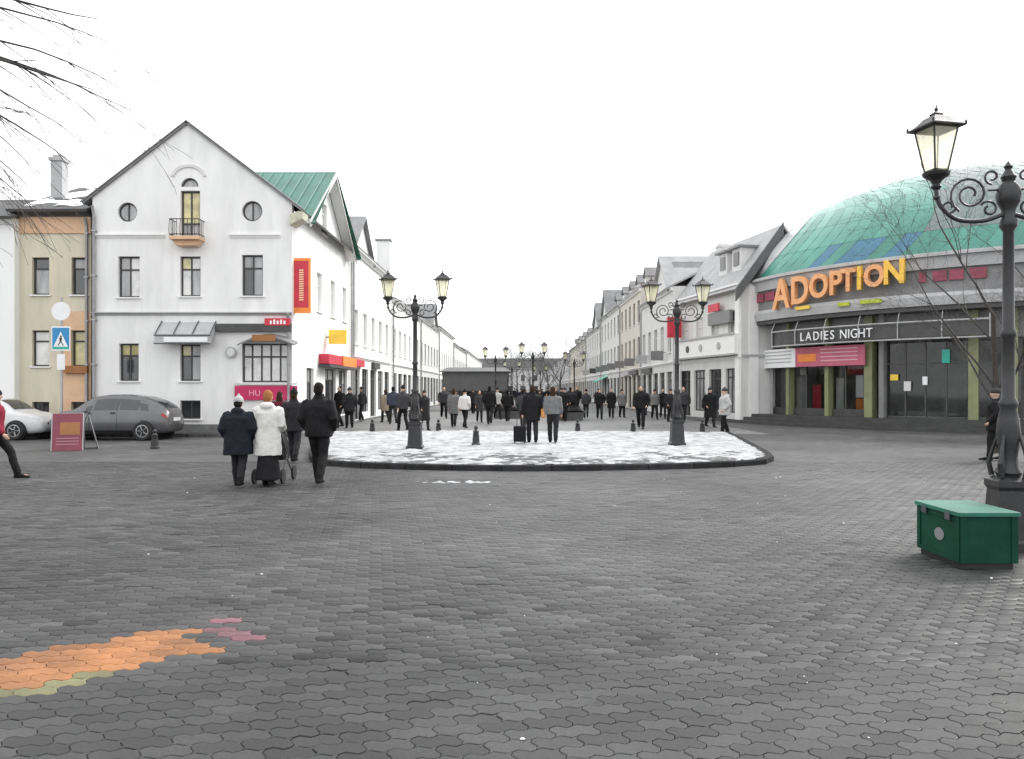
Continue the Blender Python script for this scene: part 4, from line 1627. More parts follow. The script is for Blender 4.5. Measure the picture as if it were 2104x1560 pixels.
for i in range(NM + 1):
    mb = MB()
    mb.tube([dome_pt(col_t(i, R(88) * k / 16), R(88) * k / 16, 0.006) for k in range(17)], 0.012 if i != NP else 0.04, 4)
    mb.build('dome_rib', M_paleroof if i <= NP else M_greenroof, dome)  # ribs within the painted sheen are pale as well
# inner shell under the panels
mb = MB()
nn = 30
rows = [[dome_pt(TA + (TB - TA) * k / nn, e, -0.09) for k in range(nn + 1)] for e in [R(89) * q / 24 for q in range(25)]]
vs = [v for r_ in rows for v in r_]
fs = []
for a in range(24):
    for k in range(nn): fs.append((a * (nn + 1) + k, a * (nn + 1) + k + 1, (a + 1) * (nn + 1) + k + 1, (a + 1) * (nn + 1) + k))
mb.add(vs, fs)
mb.build('roof_deck', M_darkgrey, dome)
# gutter, fascia bands
sweep([(13.6, 7.0), (14.5, 7.0), (14.5, 7.1), (14.42, 7.1), (14.42, 7.16), (13.9, 7.2), (13.6, 7.2)], TA, TB).build('gutter', M_lightgrey, dome)
sweep([(13.4, 6.52), (14.28, 6.52), (14.34, 6.998), (13.4, 6.998)], TA, TB).build('cornice', M_lightgrey, dome)
sweep([(13.4, 5.55), (14.12, 5.55), (14.12, 6.518), (13.4, 6.518)], TA, TB).build('fascia', M_midgrey, dome)
sweep([(13.4, 5.05), (14.3, 5.05), (14.36, 5.4), (14.3, 5.548), (13.4, 5.548)], TA, TB).build('fascia_band', M_lightgrey, dome)
sweep([(11.2, 4.86), (14.2, 4.86), (14.2, 5.048), (11.2, 5.048)], TA, TB).build('soffit', M_darkgrey, dome)
# plinth steps
M_steps = []
for k, (ro, z0, z1) in enumerate(((15.3, 0.0, 0.14), (14.9, 0.141, 0.29), (14.5, 0.291, 0.44))):
    sweep([(11.0, z0), (ro, z0), (ro, z1), (11.0, z1)], TA, TB, 60).build('step', M_step, dome)
# back wall of the shop, interior things
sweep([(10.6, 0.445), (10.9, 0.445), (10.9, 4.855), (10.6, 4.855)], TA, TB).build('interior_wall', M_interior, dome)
# columns
RG = 13.2
col_px = [1545, 1620, 1700, 1785, 1812, 2000, 2085]
for px in col_px:
    t_ = t_of(px, RG + 0.25)
    mb = MB()
    w_ = R(0.75) if px in (1785, 2000) else R(0.45)
    if px == 1545: w_ = R(2.2)
    mb.rings([[dp(RG + 0.32, t_ - w_, z), dp(RG + 0.32, t_ + w_, z), dp(RG - 0.1, t_ + w_, z), dp(RG - 0.1, t_ - w_, z)] for z in (0.445, 4.855)])
    mb.build('column', {1545: M_lightgrey, 1812: M_midgrey}.get(px, M_olive), dome)
# glazing: mullions + panes
def glaze(px0, px1, nb, z0=0.75, z1=3.5, trans=(2.9,), name='shop_window'):
    ta, tb = t_of(px0, RG), t_of(px1, RG)
    mb = MB()
    zs = [z0] + list(trans) + [z1]
    for k in range(nb + 1):
        t_ = ta + (tb - ta) * k / nb
        mb.rings([[dp(RG + 0.03, t_ - R(0.13), z), dp(RG + 0.03, t_ + R(0.13), z), dp(RG - 0.05, t_ + R(0.13), z), dp(RG - 0.05, t_ - R(0.13), z)] for z in (z0, z1)])
    for z_ in zs:
        mb.rings([[dp(RG + 0.035, ta + (tb - ta) * k / 12, z_ - 0.03), dp(RG + 0.035, ta + (tb - ta) * k / 12, z_ + 0.03), dp(RG - 0.055, ta + (tb - ta) * k / 12, z_ + 0.03), dp(RG - 0.055, ta + (tb - ta) * k / 12, z_ - 0.03)] for k in range(13)])
    w_ = mb.build(name, M_darkgrey, dome)
    for k in range(nb):
        for j in range(len(zs) - 1):
            t0, t1 = ta + (tb - ta) * k / nb, ta + (tb - ta) * (k + 1) / nb
            pb = MB()
            pb.add([dp(RG - 0.01, t0, zs[j]), dp(RG - 0.01, t1, zs[j]), dp(RG - 0.01, t1, zs[j + 1]), dp(RG - 0.01, t0, zs[j + 1])], [(0, 1, 2, 3)])
            pb.build('pane', M_glass, w_)
    return w_
glaze(1560, 1615, 2)
glaze(1625, 1696, 2)
glaze(1704, 1776, 2)
glaze(1822, 1990, 4, 0.46, 3.7, (2.75,), 'entrance_glazing')
glaze(2010, 2100, 3, 0.46, 3.7, (2.75,), 'side_glazing')
sweep([(RG - 0.06, 0.445), (RG + 0.06, 0.445), (RG + 0.06, 0.72), (RG - 0.06, 0.72)], t_of(1556, RG), t_of(1783, RG), 16).build('stall_riser', M_darkgrey, dome)
sweep([(RG - 0.05, 3.74), (RG + 0.1, 3.74), (RG + 0.1, 4.855), (RG - 0.05, 4.855)], TA, TB, 50).build('transom_panel', M_midgrey, dome)
sweep([(RG - 0.3, 0.445), (RG + 0.1, 0.445), (RG + 0.1, 4.855), (RG - 0.3, 4.855)], TA, t_of(1556, RG), 20).build('end_wall', M_pale, dome)
# displays inside the windows
def display(px0, px1, z0, z1, r, m_, name='display_board'):
    ta, tb = t_of(px0, r), t_of(px1, r)
    sweep([(r, z0), (r + 0.05, z0), (r + 0.05, z1), (r, z1)], ta, tb, 4).build(name, m_, dome)
display(1566, 1584, 1.0, 2.5, 12.5, M_lightgrey)
display(1592, 1611, 1.0, 2.4, 12.5, M_pale)
display(1640, 1660, 0.7, 2.3, 12.3, M_lightgrey)
display(1672, 1688, 0.7, 1.9, 12.2, M_red)
display(1720, 1735, 0.7, 2.2, 12.3, M_pale)
display(1760, 1778, 1.3, 2.3, 12.7, M_signwhite)
display(1760, 1778, 0.6, 1.25, 12.7, M_orange)
display(1830, 1846, 2.05, 2.3, 13.26, M_yellow, 'door_sticker')
display(1858, 1872, 1.6, 2.0, 13.26, M_pale, 'door_sticker')
display(1896, 1906, 1.85, 2.2, 13.26, M_signwhite, 'door_sticker')
display(1936, 1952, 2.75, 3.3, 13.26, M_signgreen, 'door_sign')
# sign rail with LADIES NIGHT, banner below
t0, t1 = t_of(1585, 14.3), t_of(2034, 14.3)
mb = MB()
for z_ in (3.72, 4.42):
    mb.tube([dp(14.3, t0 + (t1 - t0) * k / 30, z_) for k in range(31)], 0.035, 6)
for k in range(7):
    t_ = t0 + (t1 - t0) * k / 6
    mb.tube([dp(14.3, t_, 3.72), dp(14.3, t_, 4.42)], 0.025, 6)
    mb.tube([dp(14.3, t_, 4.42), dp(14.1, t_, 4.86)], 0.02, 6)
rail = mb.build('sign_rail', M_lightgrey, dome)
sweep([(14.2, 3.8), (14.24, 3.8), (14.24, 4.36), (14.2, 4.36)], t_of(1600, 14.3), t1, 40).build('sign_panel', M_darkgrey, rail)
def arc_text(body, px0, px1, r, z, size, m_, parent, name='letter', ext=0.03, sx=1.0, zs=None):
    chars = [c for c in body]
    wds = [{'I': 0.45, ' ': 0.6, 'E': 0.85, 'L': 0.8, 'S': 0.9}.get(c, 1.08) for c in chars]
    for k, c in enumerate(chars):
        if c == ' ': continue
        px = px0 + (px1 - px0) * (sum(wds[:k]) + wds[k] / 2) / sum(wds)
        t_ = t_of(px, r)
        p = dp(r, t_, z if zs is None else z + zs[k])
        ph = math.atan2(-math.cos(t_), math.sin(t_))
        mm = m_[k % len(m_)] if isinstance(m_, (list, tuple)) else m_
        text_obj(name, c, size, mm, parent, (p[0] - DC[0], p[1] - DC[1], p[2]), (R(90), 0, ph), ext, sx)
arc_text('LADIES NIGHT', 1642, 1794, 14.36, 4.05, 0.56, M_signwhite, rail, ext=0.02, sx=0.86)
ta, tb = t_of(1566, 13.75), t_of(1777, 13.75)
sweep([(13.7, 2.72), (13.76, 2.72), (13.76, 3.62), (13.7, 3.62)], ta, ta + (tb - ta) * 0.42, 12).build('banner', M_signwhite, dome)
sweep([(13.7, 2.72), (13.76, 2.72), (13.76, 3.62), (13.7, 3.62)], ta + (tb - ta) * 0.422, tb, 12).build('banner', mat('rose_banner', (0.5, 0.12, 0.18), 0.55, 3, 0.15), dome)
sweep([(13.762, 2.95), (13.775, 2.95), (13.775, 3.3), (13.762, 3.3)], ta + (tb - ta) * 0.45, ta + (tb - ta) * 0.62, 6).build('banner_print', M_orange, dome)
for z_ in (2.95, 3.12, 3.3, 3.46):
    sweep([(13.762, z_), (13.772, z_), (13.772, z_ + 0.05), (13.762, z_ + 0.05)], ta + (tb - ta) * 0.05, ta + (tb - ta) * 0.38, 6).build('banner_print', M_greytrim, dome)
    sweep([(13.762, z_), (13.772, z_), (13.772, z_ + 0.05), (13.762, z_ + 0.05)], ta + (tb - ta) * 0.66, ta + (tb - ta) * 0.95, 6).build('banner_print', mat('pale_rose_print', (0.7, 0.4, 0.45), 0.6), dome)
# big letters
for c, px, size, z_, m_ in (('A', 1607, 1.95, 6.08, M_amber), ('D', 1645, 1.75, 6.14, M_amber), ('O', 1684, 1.45, 6.22, M_amber), ('P', 1718, 1.45, 6.26, M_amber),
                            ('T', 1744, 1.35, 6.32, M_amber), ('I', 1767, 1.35, 6.34, M_amber2), ('O', 1797, 1.25, 6.38, M_amber), ('N', 1838, 1.35, 6.45, M_amber2)):
    t_ = t_of(px, 14.5)
    p = dp(14.5, t_, z_)
    text_obj('letter', c, size, m_, dome, (p[0] - DC[0], p[1] - DC[1], p[2]), (R(90), 0, math.atan2(-math.cos(t_), math.sin(t_))), 0.1, 0.86, 0.04)
for px0, px1, z_ in ((1722, 1745, 5.28), (1768, 1812, 5.3), (1636, 1664, 5.32)):
    sweep([(14.37, z_), (14.45, z_), (14.45, z_ + 0.16), (14.37, z_ + 0.16)], t_of(px0, 14.4), t_of(px1, 14.4), 5).build('sign_strip', M_lime if px0 > 1700 else M_yellow, dome)
for px0, px1 in ((1521, 1545), (1549, 1568), (1572, 1590), (1888, 1902), (1916, 1945), (1950, 1980), (1992, 2028)):
    z_ = 6.0 if px0 < 1700 else 6.02
    sweep([(14.13, z_), (14.2, z_), (14.2, z_ + 0.42), (14.13, z_ + 0.42)], t_of(px0, 14.2), t_of(px1, 14.2), 5).build('red_sign', mat('dull_red_sign', (0.27, 0.05, 0.085), 0.55, 3, 0.2), dome)


# ================================================================== LAMP POSTS
def spiral(cx, cz, r0, r1, a0, a1, n=26):
    return [(cx + (r0 + (r1 - r0) * k / n) * math.cos(a0 + (a1 - a0) * k / n), 0, cz + (r0 + (r1 - r0) * k / n) * math.sin(a0 + (a1 - a0) * k / n)) for k in range(n + 1)]

def make_lamp(label):
    t = thing('street_lamp', label, 'street lamp', (0, 0, 0), 0, 'twin-lantern street lamps')
    mb = MB()      # tapered square pedestal with plinth
    def sq(h, z): return [(-h, -h, z), (h, -h, z), (h, h, z), (-h, h, z)]
    mb.rings([sq(0.21, 0), sq(0.21, 0.09), sq(0.18, 0.12), sq(0.15, 0.62), sq(0.17, 0.66), sq(0.17, 0.72), sq(0.1, 0.76)])
    mb.build('pedestal', M_iron, t)
    mb = MB()
    prof = [(0.1, 0.75), (0.13, 0.8), (0.1, 0.86), (0.085, 0.95), (0.095, 1.05), (0.115, 1.2), (0.1, 1.36), (0.075, 1.46), (0.09, 1.5), (0.09, 1.54), (0.064, 1.58),
            (0.06, 2.2), (0.076, 2.23), (0.076, 2.27), (0.058, 2.3), (0.052, 3.32), (0.085, 3.37), (0.085, 3.43), (0.062, 3.47), (0.068, 3.55), (0.105, 3.62), (0.125, 3.7), (0.105, 3.78),
            (0.058, 3.84), (0.075, 3.89), (0.052, 3.93), (0.03, 3.97), (0.045, 4.0), (0.0, 4.06)]
    mb.lathe(prof, 14)
    mb.build('pole', M_iron, t, smooth=True)
    # leaf ornaments at the foot of the pole
    for k in range(4):
        mb = MB()
        a = math.pi / 4 + k * math.pi / 2
        ca_, sa_ = math.cos(a), math.sin(a)
        pts = [(0.16, 0.76), (0.19, 0.9), (0.15, 1.05), (0.1, 1.2)]
        mb.tube([(ca_ * r, sa_ * r, z) for r, z in pts], [0.03, 0.028, 0.02, 0.012], 6)
        mb.build('leaf_ornament', M_iron, t)
    for s_ in (-1, 1):
        mb = MB()
        arm = catmull([(0.05, 0, 3.5), (0.25, 0, 3.44), (0.5, 0, 3.46), (0.66, 0, 3.6), (0.71, 0, 3.76), (0.71, 0, 3.86)], 6)
        mb.tube([(p.x * s_, 0, p.z) for p in arm], 0.024, 7)
        for pts in (spiral(0.38, 3.72, 0.2, 0.05, R(-60), R(560)), spiral(0.19, 3.56, 0.09, 0.03, R(30), R(430), 16), spiral(0.585, 3.6, 0.075, 0.03, R(200), R(560), 14), spiral(0.16, 3.9, 0.08, 0.03, R(-90), R(300), 14)):
            mb.tube([(p[0] * s_, p[1], p[2]) for p in pts], 0.013, 5)
        mb.tube([(0.05 * s_, 0, 3.76), (0.2 * s_, 0, 3.76)], 0.014, 5)
        mb.ball((0.705 * s_, 0, 3.7), 0.035, 8, 6)
        mb.build('arm', M_iron, t, smooth=True)
        # lantern
        mb = MB()
        cx_ = 0.71 * s_
        mb.lathe([(0.03, 3.78), (0.055, 3.81), (0.04, 3.84), (0.06, 3.88), (0.13, 3.93), (0.14, 3.96), (0.1, 3.98)], 12, (cx_, 0, 0))
        hb, ht, z0, z1 = 0.078, 0.145, 3.98, 4.42
        ro = R(20)
        def q(h, k, z):
            a = ro + math.pi / 4 + k * math.pi / 2
            return (cx_ + h * 1.414 * math.cos(a), h * 1.414 * math.sin(a), z)
        for k in range(4):
            mb.tube([q(hb, k, z0), q(ht, k, z1)], 0.0105, 5)
            mb.tube([q(hb, k, z0), q(hb, k + 1, z0)], 0.011, 5)
            mb.tube([q(ht, k, z1), q(ht, k + 1, z1)], 0.013, 5)
        lt = mb.build('lantern', M_iron, t)
        for k in range(4):
            pb = MB()
            pb.add([q(hb * 0.97, k, z0), q(hb * 0.97, k + 1, z0), q(ht * 0.97, k + 1, z1), q(ht * 0.97, k, z1)], [(0, 1, 2, 3)])
            pb.build('pane', M_lantern, lt)
        rb = MB()
        rb.rings([[q(h, k, z) for k in range(4)] for h, z in ((0.15, z1), (0.205, z1 + 0.004), (0.205, z1 + 0.018), (0.15, z1 + 0.05), (0.085, z1 + 0.125), (0.045, z1 + 0.145), (0.05, z1 + 0.16), (0.03, z1 + 0.18))])
        rb.lathe([(0.025, 0.18), (0.016, 0.2), (0.024, 0.215), (0.01, 0.23), (0.002, 0.28)], 8, (cx_, 0, z1))
        for k in range(4): rb.ball((q(0.195, k, 0)[0], q(0.195, k, 0)[1], z1 + 0.035), (0.013, 0.013, 0.026), 6, 5)
        rb.build('lantern_roof', M_iron, lt)
    return t

lampA = make_lamp('twin-lantern iron street lamp on the snowy island, left of the pair')
lampA.location = (wx(853, 20.8), 20.8, 0.1)
lampB = copy_tree(lampA)
lampB['label'] = 'twin-lantern iron street lamp on the snowy island, right of the pair'
lampB.location = (wx(1391, 22.0), 22.0, 0.1)
lampC = copy_tree(lampA)
lampC['label'] = 'tall foreground street lamp with scrolled arm at the right edge behind the green box'
lampC.location = (wx(2072, 8.35), 8.35, 0.0)
lampC.rotation_euler = (0, 0, R(-8))
for px, d_, lab in ((1018, 55, 'distant twin-lantern street lamp left of the street centre, before the dark pavilion roof'),
                    (1095, 50, 'distant twin-lantern street lamp standing in the middle of the street'),
                    (1180, 62, 'distant twin-lantern street lamp against the right row of houses'),
                    (1052, 80, 'far small street lamp on the street axis'),
                    (1110, 95, 'farthest small street lamp right of the street axis')):
    c_ = copy_tree(lampA)
    c_['label'] = lab
    c_.location = (wx(px, d_), d_, 0.004)

# ================================================================== BOLLARDS
def make_bollard():
    t = thing('bollard', 'x', 'bollard', (0, 0, 0), 0, 'short black iron bollards')
    mb = MB()
    mb.lathe([(0.12, 0), (0.12, 0.05), (0.1, 0.07), (0.095, 0.2), (0.075, 0.34), (0.085, 0.36), (0.085, 0.39), (0.05, 0.41), (0.035, 0.44)], 14)
    mb.build('post', M_iron, t, smooth=True)
    mb = MB()
    mb.ball((0, 0, 0.485), 0.058, 12, 8)
    mb.build('knob', M_iron, t, smooth=True)
    return t
b0 = make_bollard()
first = True
for px, py, z_, lab in ((765, 893, 0.0, 'short black bollard at the back of the island, left of the left lamp'),
                        (901, 891, 0.0, 'short black bollard behind the left lamp, to its right'),
                        (978, 915, 0.125, 'black bollard standing alone in the snow in front of the walkers'),
                        (1187, 893, 0.0, 'black bollard just right of the woman with the tan bag'),
                        (1301, 893, 0.0, 'black bollard left of the right lamp at the island edge'),
                        (1443, 894, 0.0, 'black bollard right of the right lamp near the pale coat'),
                        (318, 922, 0.0, 'lone black bollard on the road before the grey hatchback')):
    o = b0 if first else copy_tree(b0)
    first = False
    d_ = gd(py, z_)
    if z_ == 0.0 and d_ > 28: d_ = 29.75
    o.location = (wx(px, d_), d_, z_ if z_ else (0.004 if d_ > 29 else 0.0))
    o['label'] = lab

# ================================================================== GREEN BOX
gb = thing('green_box', 'dark green metal grit box with sloping lid beside the foreground lamp', 'box', (4.1, 7.37, 0))
mb = MB()
def bev(mb, x0, x1, y0, y1, z0, z1, b=0.012):
    """box with chamfered upright edges"""
    pts = [(x0 + b, y0), (x1 - b, y0), (x1, y0 + b), (x1, y1 - b), (x1 - b, y1), (x0 + b, y1), (x0, y1 - b), (x0, y0 + b)]
    mb.prismz(pts, z0, z1)
bev(mb, 4.11, 4.64, 7.38, 8.17, 0.06, 0.49)
mb.build('body', M_crate, gb)
mb = MB()
bev(mb, 4.085, 4.665, 7.355, 8.195, 0.495, 0.53, 0.02)
lid = mb.build('lid', M_cratetop, gb)
mb = MB()
for y_ in (7.55, 7.98):
    mb = MB()
    mb.box(4.075, 4.084, y_ - 0.04, y_ + 0.04, 0.44, 0.51)
    mb.build('hinge', M_irongrey, lid)
mb = MB()
bev(mb, 4.13, 4.62, 7.4, 8.15, 0.0, 0.06)
mb.build('skid', M_black, gb)
mb = MB()
mb.rings([[(4.108 - dx_, 7.74 + 0.085 * math.cos(a), 0.27 + 0.06 * math.sin(a)) for a in [R(20 * k) for k in range(18)]] for dx_ in (0.0, 0.006)])
mb.build('emblem', M_midgrey, gb)
for bx_ in ([(4.1, 4.109, y_ - 0.03, y_ + 0.03, 0.06, 0.49) for y_ in (7.42, 8.13)] + [(4.101, 4.1095, 7.45, 8.1, z_ - 0.02, z_ + 0.02) for z_ in (0.08, 0.46)] + [(x_ - 0.03, x_ + 0.03, 7.371, 7.379, 0.06, 0.49) for x_ in (4.14, 4.61)]):
    mb = MB()
    mb.box(*bx_)
    mb.build('rib', M_crate, gb)

# ================================================================== ROAD SIGN
d_ = 26.6
sp = thing('road_sign', 'pedestrian crossing sign under a white round sign on a grey post by the parked cars', 'road sign', (wx(127, d_), d_, 0))
mb = MB()
x_ = wx(127, d_)
mb.tube([(x_, d_, 0), (x_, d_, wz(612, d_))], 0.038, 10)
mb.build('post', M_zinc, sp, smooth=True)
mb = MB()
mb.box(x_ - 0.31, x_ + 0.31, d_ - 0.06, d_ - 0.045, wz(721, d_), wz(671, d_))
bs = mb.build('crossing_plate', M_signwhite, sp)
mb = MB()
mb.box(x_ - 0.28, x_ + 0.28, d_ - 0.065, d_ - 0.0605, wz(718, d_), wz(674, d_))
bf = mb.build('blue_field', M_signblue, bs)
mb = MB()
zc = wz(698, d_)
mb.prism([(x_ - 0.24, zc - 0.24), (x_ + 0.24, zc - 0.24), (x_, zc + 0.26)], d_ - 0.07, d_ - 0.0655)
mb.build('white_triangle', M_signwhite, bs)
mb = MB()
yf = d_ - 0.0745
mb.prism(circle(x_ + 0.01, zc + 0.1, 0.032, 10), yf, yf + 0.004)
mb.prism([(x_ - 0.04, zc + 0.06), (x_ - 0.03, zc - 0.07), (x_ + 0.03, zc - 0.07), (x_ + 0.045, zc + 0.06)], yf, yf + 0.004)
mb.prism([(x_ - 0.03, zc - 0.075), (x_ - 0.1, zc - 0.2), (x_ - 0.065, zc - 0.2), (x_ + 0.005, zc - 0.075)], yf, yf + 0.004)
mb.prism([(x_ - 0.002, zc - 0.078), (x_ + 0.075, zc - 0.2), (x_ + 0.11, zc - 0.2), (x_ + 0.03, zc - 0.078)], yf, yf + 0.004)
mb.build('walker_symbol', M_black, bs)
mb = MB()
mb.box(x_ - 0.28, x_ + 0.28, d_ - 0.069, d_ - 0.0655, wz(718, d_) + 0.002, wz(715, d_) + 0.03)
mb.build('green_strip', M_signgreen, bs)
mb = MB()
mb.prism(circle(x_, wz(640, d_), 0.31, 24), d_ - 0.06, d_ - 0.045)
mb.build('round_plate', M_signwhite, sp)
mb = MB()
mb.box(x_ - 0.13, x_ + 0.13, d_ - 0.06, d_ - 0.045, wz(760, d_), wz(728, d_))
mb.build('small_plate', M_signwhite, sp)
for z_ in (wz(640, d_), wz(700, d_), wz(744, d_)):
    mb = MB()
    mb.box(x_ - 0.06, x_ + 0.06, d_ - 0.045, d_ + 0.045, z_ - 0.025, z_ + 0.025)
    mb.build('clamp', M_zinc, sp)

# ================================================================== SANDWICH BOARD
d_ = 21.9
xa, xb = wx(112, d_), wx(163, d_)
ab = thing('sandwich_board', 'red folding sandwich board with brown picture on the road by the parked cars', 'sign board', (wx(140, d_), d_, 0), R(24))
hw = 0.36
mb = MB()
mb.slab([(-hw, -0.3, 0.0), (hw, -0.3, 0.0), (hw, -0.03, 1.0), (-hw, -0.03, 1.0)], 0.02)
fp = mb.build('front_panel', mat('board_red', (0.19, 0.035, 0.06), 0.55, 3, 0.15), ab, local=True)
mb = MB()
mb.slab([(-hw, 0.3, 0.0), (-hw, 0.03, 1.0), (hw, 0.03, 1.0), (hw, 0.3, 0.0)], 0.02)
mb.build('rear_panel', M_lightgrey, ab, local=True)
mb = MB()
for s_ in (-1, 1):
    mb.tube([(s_ * (hw + 0.012), -0.3, 0), (s_ * (hw + 0.012), -0.02, 1.02), (s_ * (hw + 0.012), 0.02, 1.02), (s_ * (hw + 0.012), 0.3, 0)], 0.016, 6)
    mb.tube([(s_ * (hw + 0.012), -0.19, 0.4), (s_ * (hw + 0.012), 0.19, 0.4)], 0.01, 5)
mb.build('frame', M_zinc, ab, local=True)
def onp(u0, u1, v0, v1, off): # rectangle on the front panel
    f = lambda u, v: (u, -0.3 + 0.27 * v - off * 0.965, v + off * 0.26 - 0.0)
    return [f(u0, v0), f(u1, v0), f(u1, v1), f(u0, v1)]
mb = MB()
mb.slab(onp(-0.18, 0.3, 0.42, 0.76, 0.021), 0.006)
mb.build('picture', M_brown, fp, local=True)
mb = MB()
for v_ in (0.16, 0.24, 0.32):
    mb = MB()
    mb.slab(onp(-0.26, 0.28, v_, v_ + 0.02, 0.021), 0.005)
    mb.build('print', mat('dull_rose_print', (0.4, 0.2, 0.24), 0.6), fp, local=True)
# grey companion board
ab2 = thing('sandwich_board', 'plain grey folding board leaning behind the red sandwich board', 'sign board', (wx(180, 22.6), 22.6, 0), R(-62))
mb = MB()
mb.slab([(-0.3, -0.26, 0.0), (0.3, -0.26, 0.0), (0.3, -0.03, 0.92), (-0.3, -0.03, 0.92)], 0.02)
mb.build('front_panel', M_lightgrey, ab2, local=True)
mb = MB()
mb.slab([(-0.3, 0.26, 0.0), (-0.3, 0.03, 0.92), (0.3, 0.03, 0.92), (0.3, 0.26, 0.0)], 0.02)
mb.build('rear_panel', M_lightgrey, ab2, local=True)
mb = MB()
for s_ in (-1, 1):
    mb.tube([(s_ * 0.312, -0.26, 0), (s_ * 0.312, -0.02, 0.94), (s_ * 0.312, 0.02, 0.94), (s_ * 0.312, 0.26, 0)], 0.014, 6)
mb.build('frame', M_irongrey, ab2, local=True)

# ================================================================== CARS
def interp(xs, ys, x):
    return float(np.interp(x, xs, ys))

def make_car(name, label, loc, rz, paint, Lc=3.95, Hc=1.44, Wc=1.68, kind='hatch'):
    """local: x forward (front at +L/2), y left, z up"""
    t = thing(name, label, 'car', loc, rz)
    h2 = Lc / 2
    # stations from rear (-h2) to front (+h2): bottom, belt, top, half-width belt, half-width roof
    u = np.array([0, .015, .05, .12, .22, .36, .5, .62, .70, .755, .80, .88, .95, .985, 1.0])
    if kind == 'hatch':
        zt = np.array([.80, .95, 1.08, 1.24, 1.37, 1.43, 1.44, 1.37, 1.2, 1.03, .95, .90, .82, .72, .60])
    else:
        zt = np.array([.82, .93, .96, 1.0, 1.16, 1.40, 1.44, 1.40, 1.24, 1.05, .96, .90, .80, .68, .55])
    zt = zt * Hc / 1.44
    zb_ = np.array([.58, .78, .86, .90, .92, .92, .91, .90, .89, .885, .87, .83, .75, .66, .56])
    zl = np.array([.36, .27, .23, .2, .19, .19, .19, .19, .19, .19, .19, .2, .22, .26, .34])
    wb = np.array([.60, .70, .77, .82, .84, .845, .845, .845, .84, .835, .825, .80, .72, .62, .50]) * Wc / 1.69
    wr = np.array([.46, .50, .53, .55, .57, .58, .58, .56, .58, .66, .70, .68, .60, .52, .42]) * Wc / 1.69
    def ring(uu):
        B, T_, Lo = interp(u, zb_, uu), interp(u, zt, uu), interp(u, zl, uu)
        T_ = max(T_, B + 0.012)
        W, Rf = interp(u, wb, uu), interp(u, wr, uu)
        x = -h2 + Lc * uu
        half = [(0.0, Lo), (W * 0.55, Lo), (W * 0.9, Lo + 0.02), (W * 0.985, Lo + 0.14), (W * 1.0, (Lo + B) * 0.52), (W * 0.985, B - 0.05), (W * 0.955, B)]
        n_ = 6
        for k in range(1, n_ + 1):
            f = k / n_
            y = W * 0.955 + (Rf - W * 0.955) * (f ** 1.15)
            z = B + (T_ - 0.055 * min(1, (T_ - B) / 0.2) - B) * f
            half.append((y, z))
        half += [(Rf * 0.88, T_ - 0.015 * min(1, (T_ - B) / 0.2)), (Rf * 0.5, T_), (0, T_ + 0.004)]
        return x, half
    us = np.concatenate([np.linspace(0, .06, 6), np.linspace(.08, .94, 50), np.linspace(.95, 1, 7)])
    mb = MB()
    rs = []
    for uu in us:
        x, half = ring(uu)
        rs.append([(x, y, z) for y, z in half] + [(x, -y, z) for y, z in half[-2:0:-1]])
    mb.rings(rs)
    mb.build('body', paint, t, smooth='full', local=True)
    # windows follow the same surface, 5 mm proud
    def patch(name, u0, u1, k0, k1, m_, side, nu=10, off=0.006, parent=None, shear=0.0):
        pb = MB()
        rows = []
        for a in range(nu + 1):
            for k in range(k0, k1 + 1):
                f = (k - k0) / (k1 - k0)
                x, half = ring(u0 + (u1 - u0) * a / nu + shear * f)
                y, z = half[k]
                rows.append((x, (y + off) * side, z + off * 0.5))
        nk = k1 - k0 + 1
        fs = []
        for a in range(nu):
            for k in range(nk - 1):
                q = (a * nk + k, a * nk + k + 1, (a + 1) * nk + k + 1, (a + 1) * nk + k)
                fs.append(q if side > 0 else q[::-1])
        pb.add(rows, fs)
        return pb.build(name, m_, parent or t, smooth='full', local=True)
    for s_ in (-1, 1):
        if kind == 'hatch':
            patch('side_window', .40, .60, 7, 11, M_carglass, s_, shear=-0.01)
            patch('side_window', .235, .385, 7, 11, M_carglass, s_, shear=0.0)
            patch('quarter_window', .15, .215, 7, 10, M_carglass, s_, shear=0.02)
            patch('quarter_window', .62, .67, 7, 9, M_carglass, s_, shear=-0.01)
        else:
            patch('side_window', .44, .60, 7, 11, M_carglass, s_, shear=-0.01)
            patch('side_window', .31, .425, 7, 11, M_carglass, s_, shear=0.02)
        patch('door_line', .40, .403, 3, 7, M_black, s_, nu=1, off=0.003)
        patch('door_line', .628, .631, 3, 7, M_black, s_, nu=1, off=0.003)
        patch('sill_trim', .2, .8, 2, 3, M_black, s_, nu=20, off=0.004)
        patch('door_handle', .415, .455, 5, 6, M_black, s_, nu=2, off=0.018)
        patch('tail_light', .01, .05, 5, 7, M_tail, s_, nu=5, off=0.008)
        patch('headlight', .925, .98, 5, 7, M_headl, s_, nu=5, off=0.008)
        mm = MB()
        mm.ball((-h2 + Lc * .645, s_ * (Wc / 2 + 0.09), 0.96), (0.06, 0.09, 0.065), 10, 7)
        mm.tube([(-h2 + Lc * .645, s_ * (Wc / 2 - 0.06), 0.92), (-h2 + Lc * .645, s_ * (Wc / 2 + 0.06), 0.95)], 0.02, 6)
        mm.build('mirror', paint, t, smooth=True, local=True)
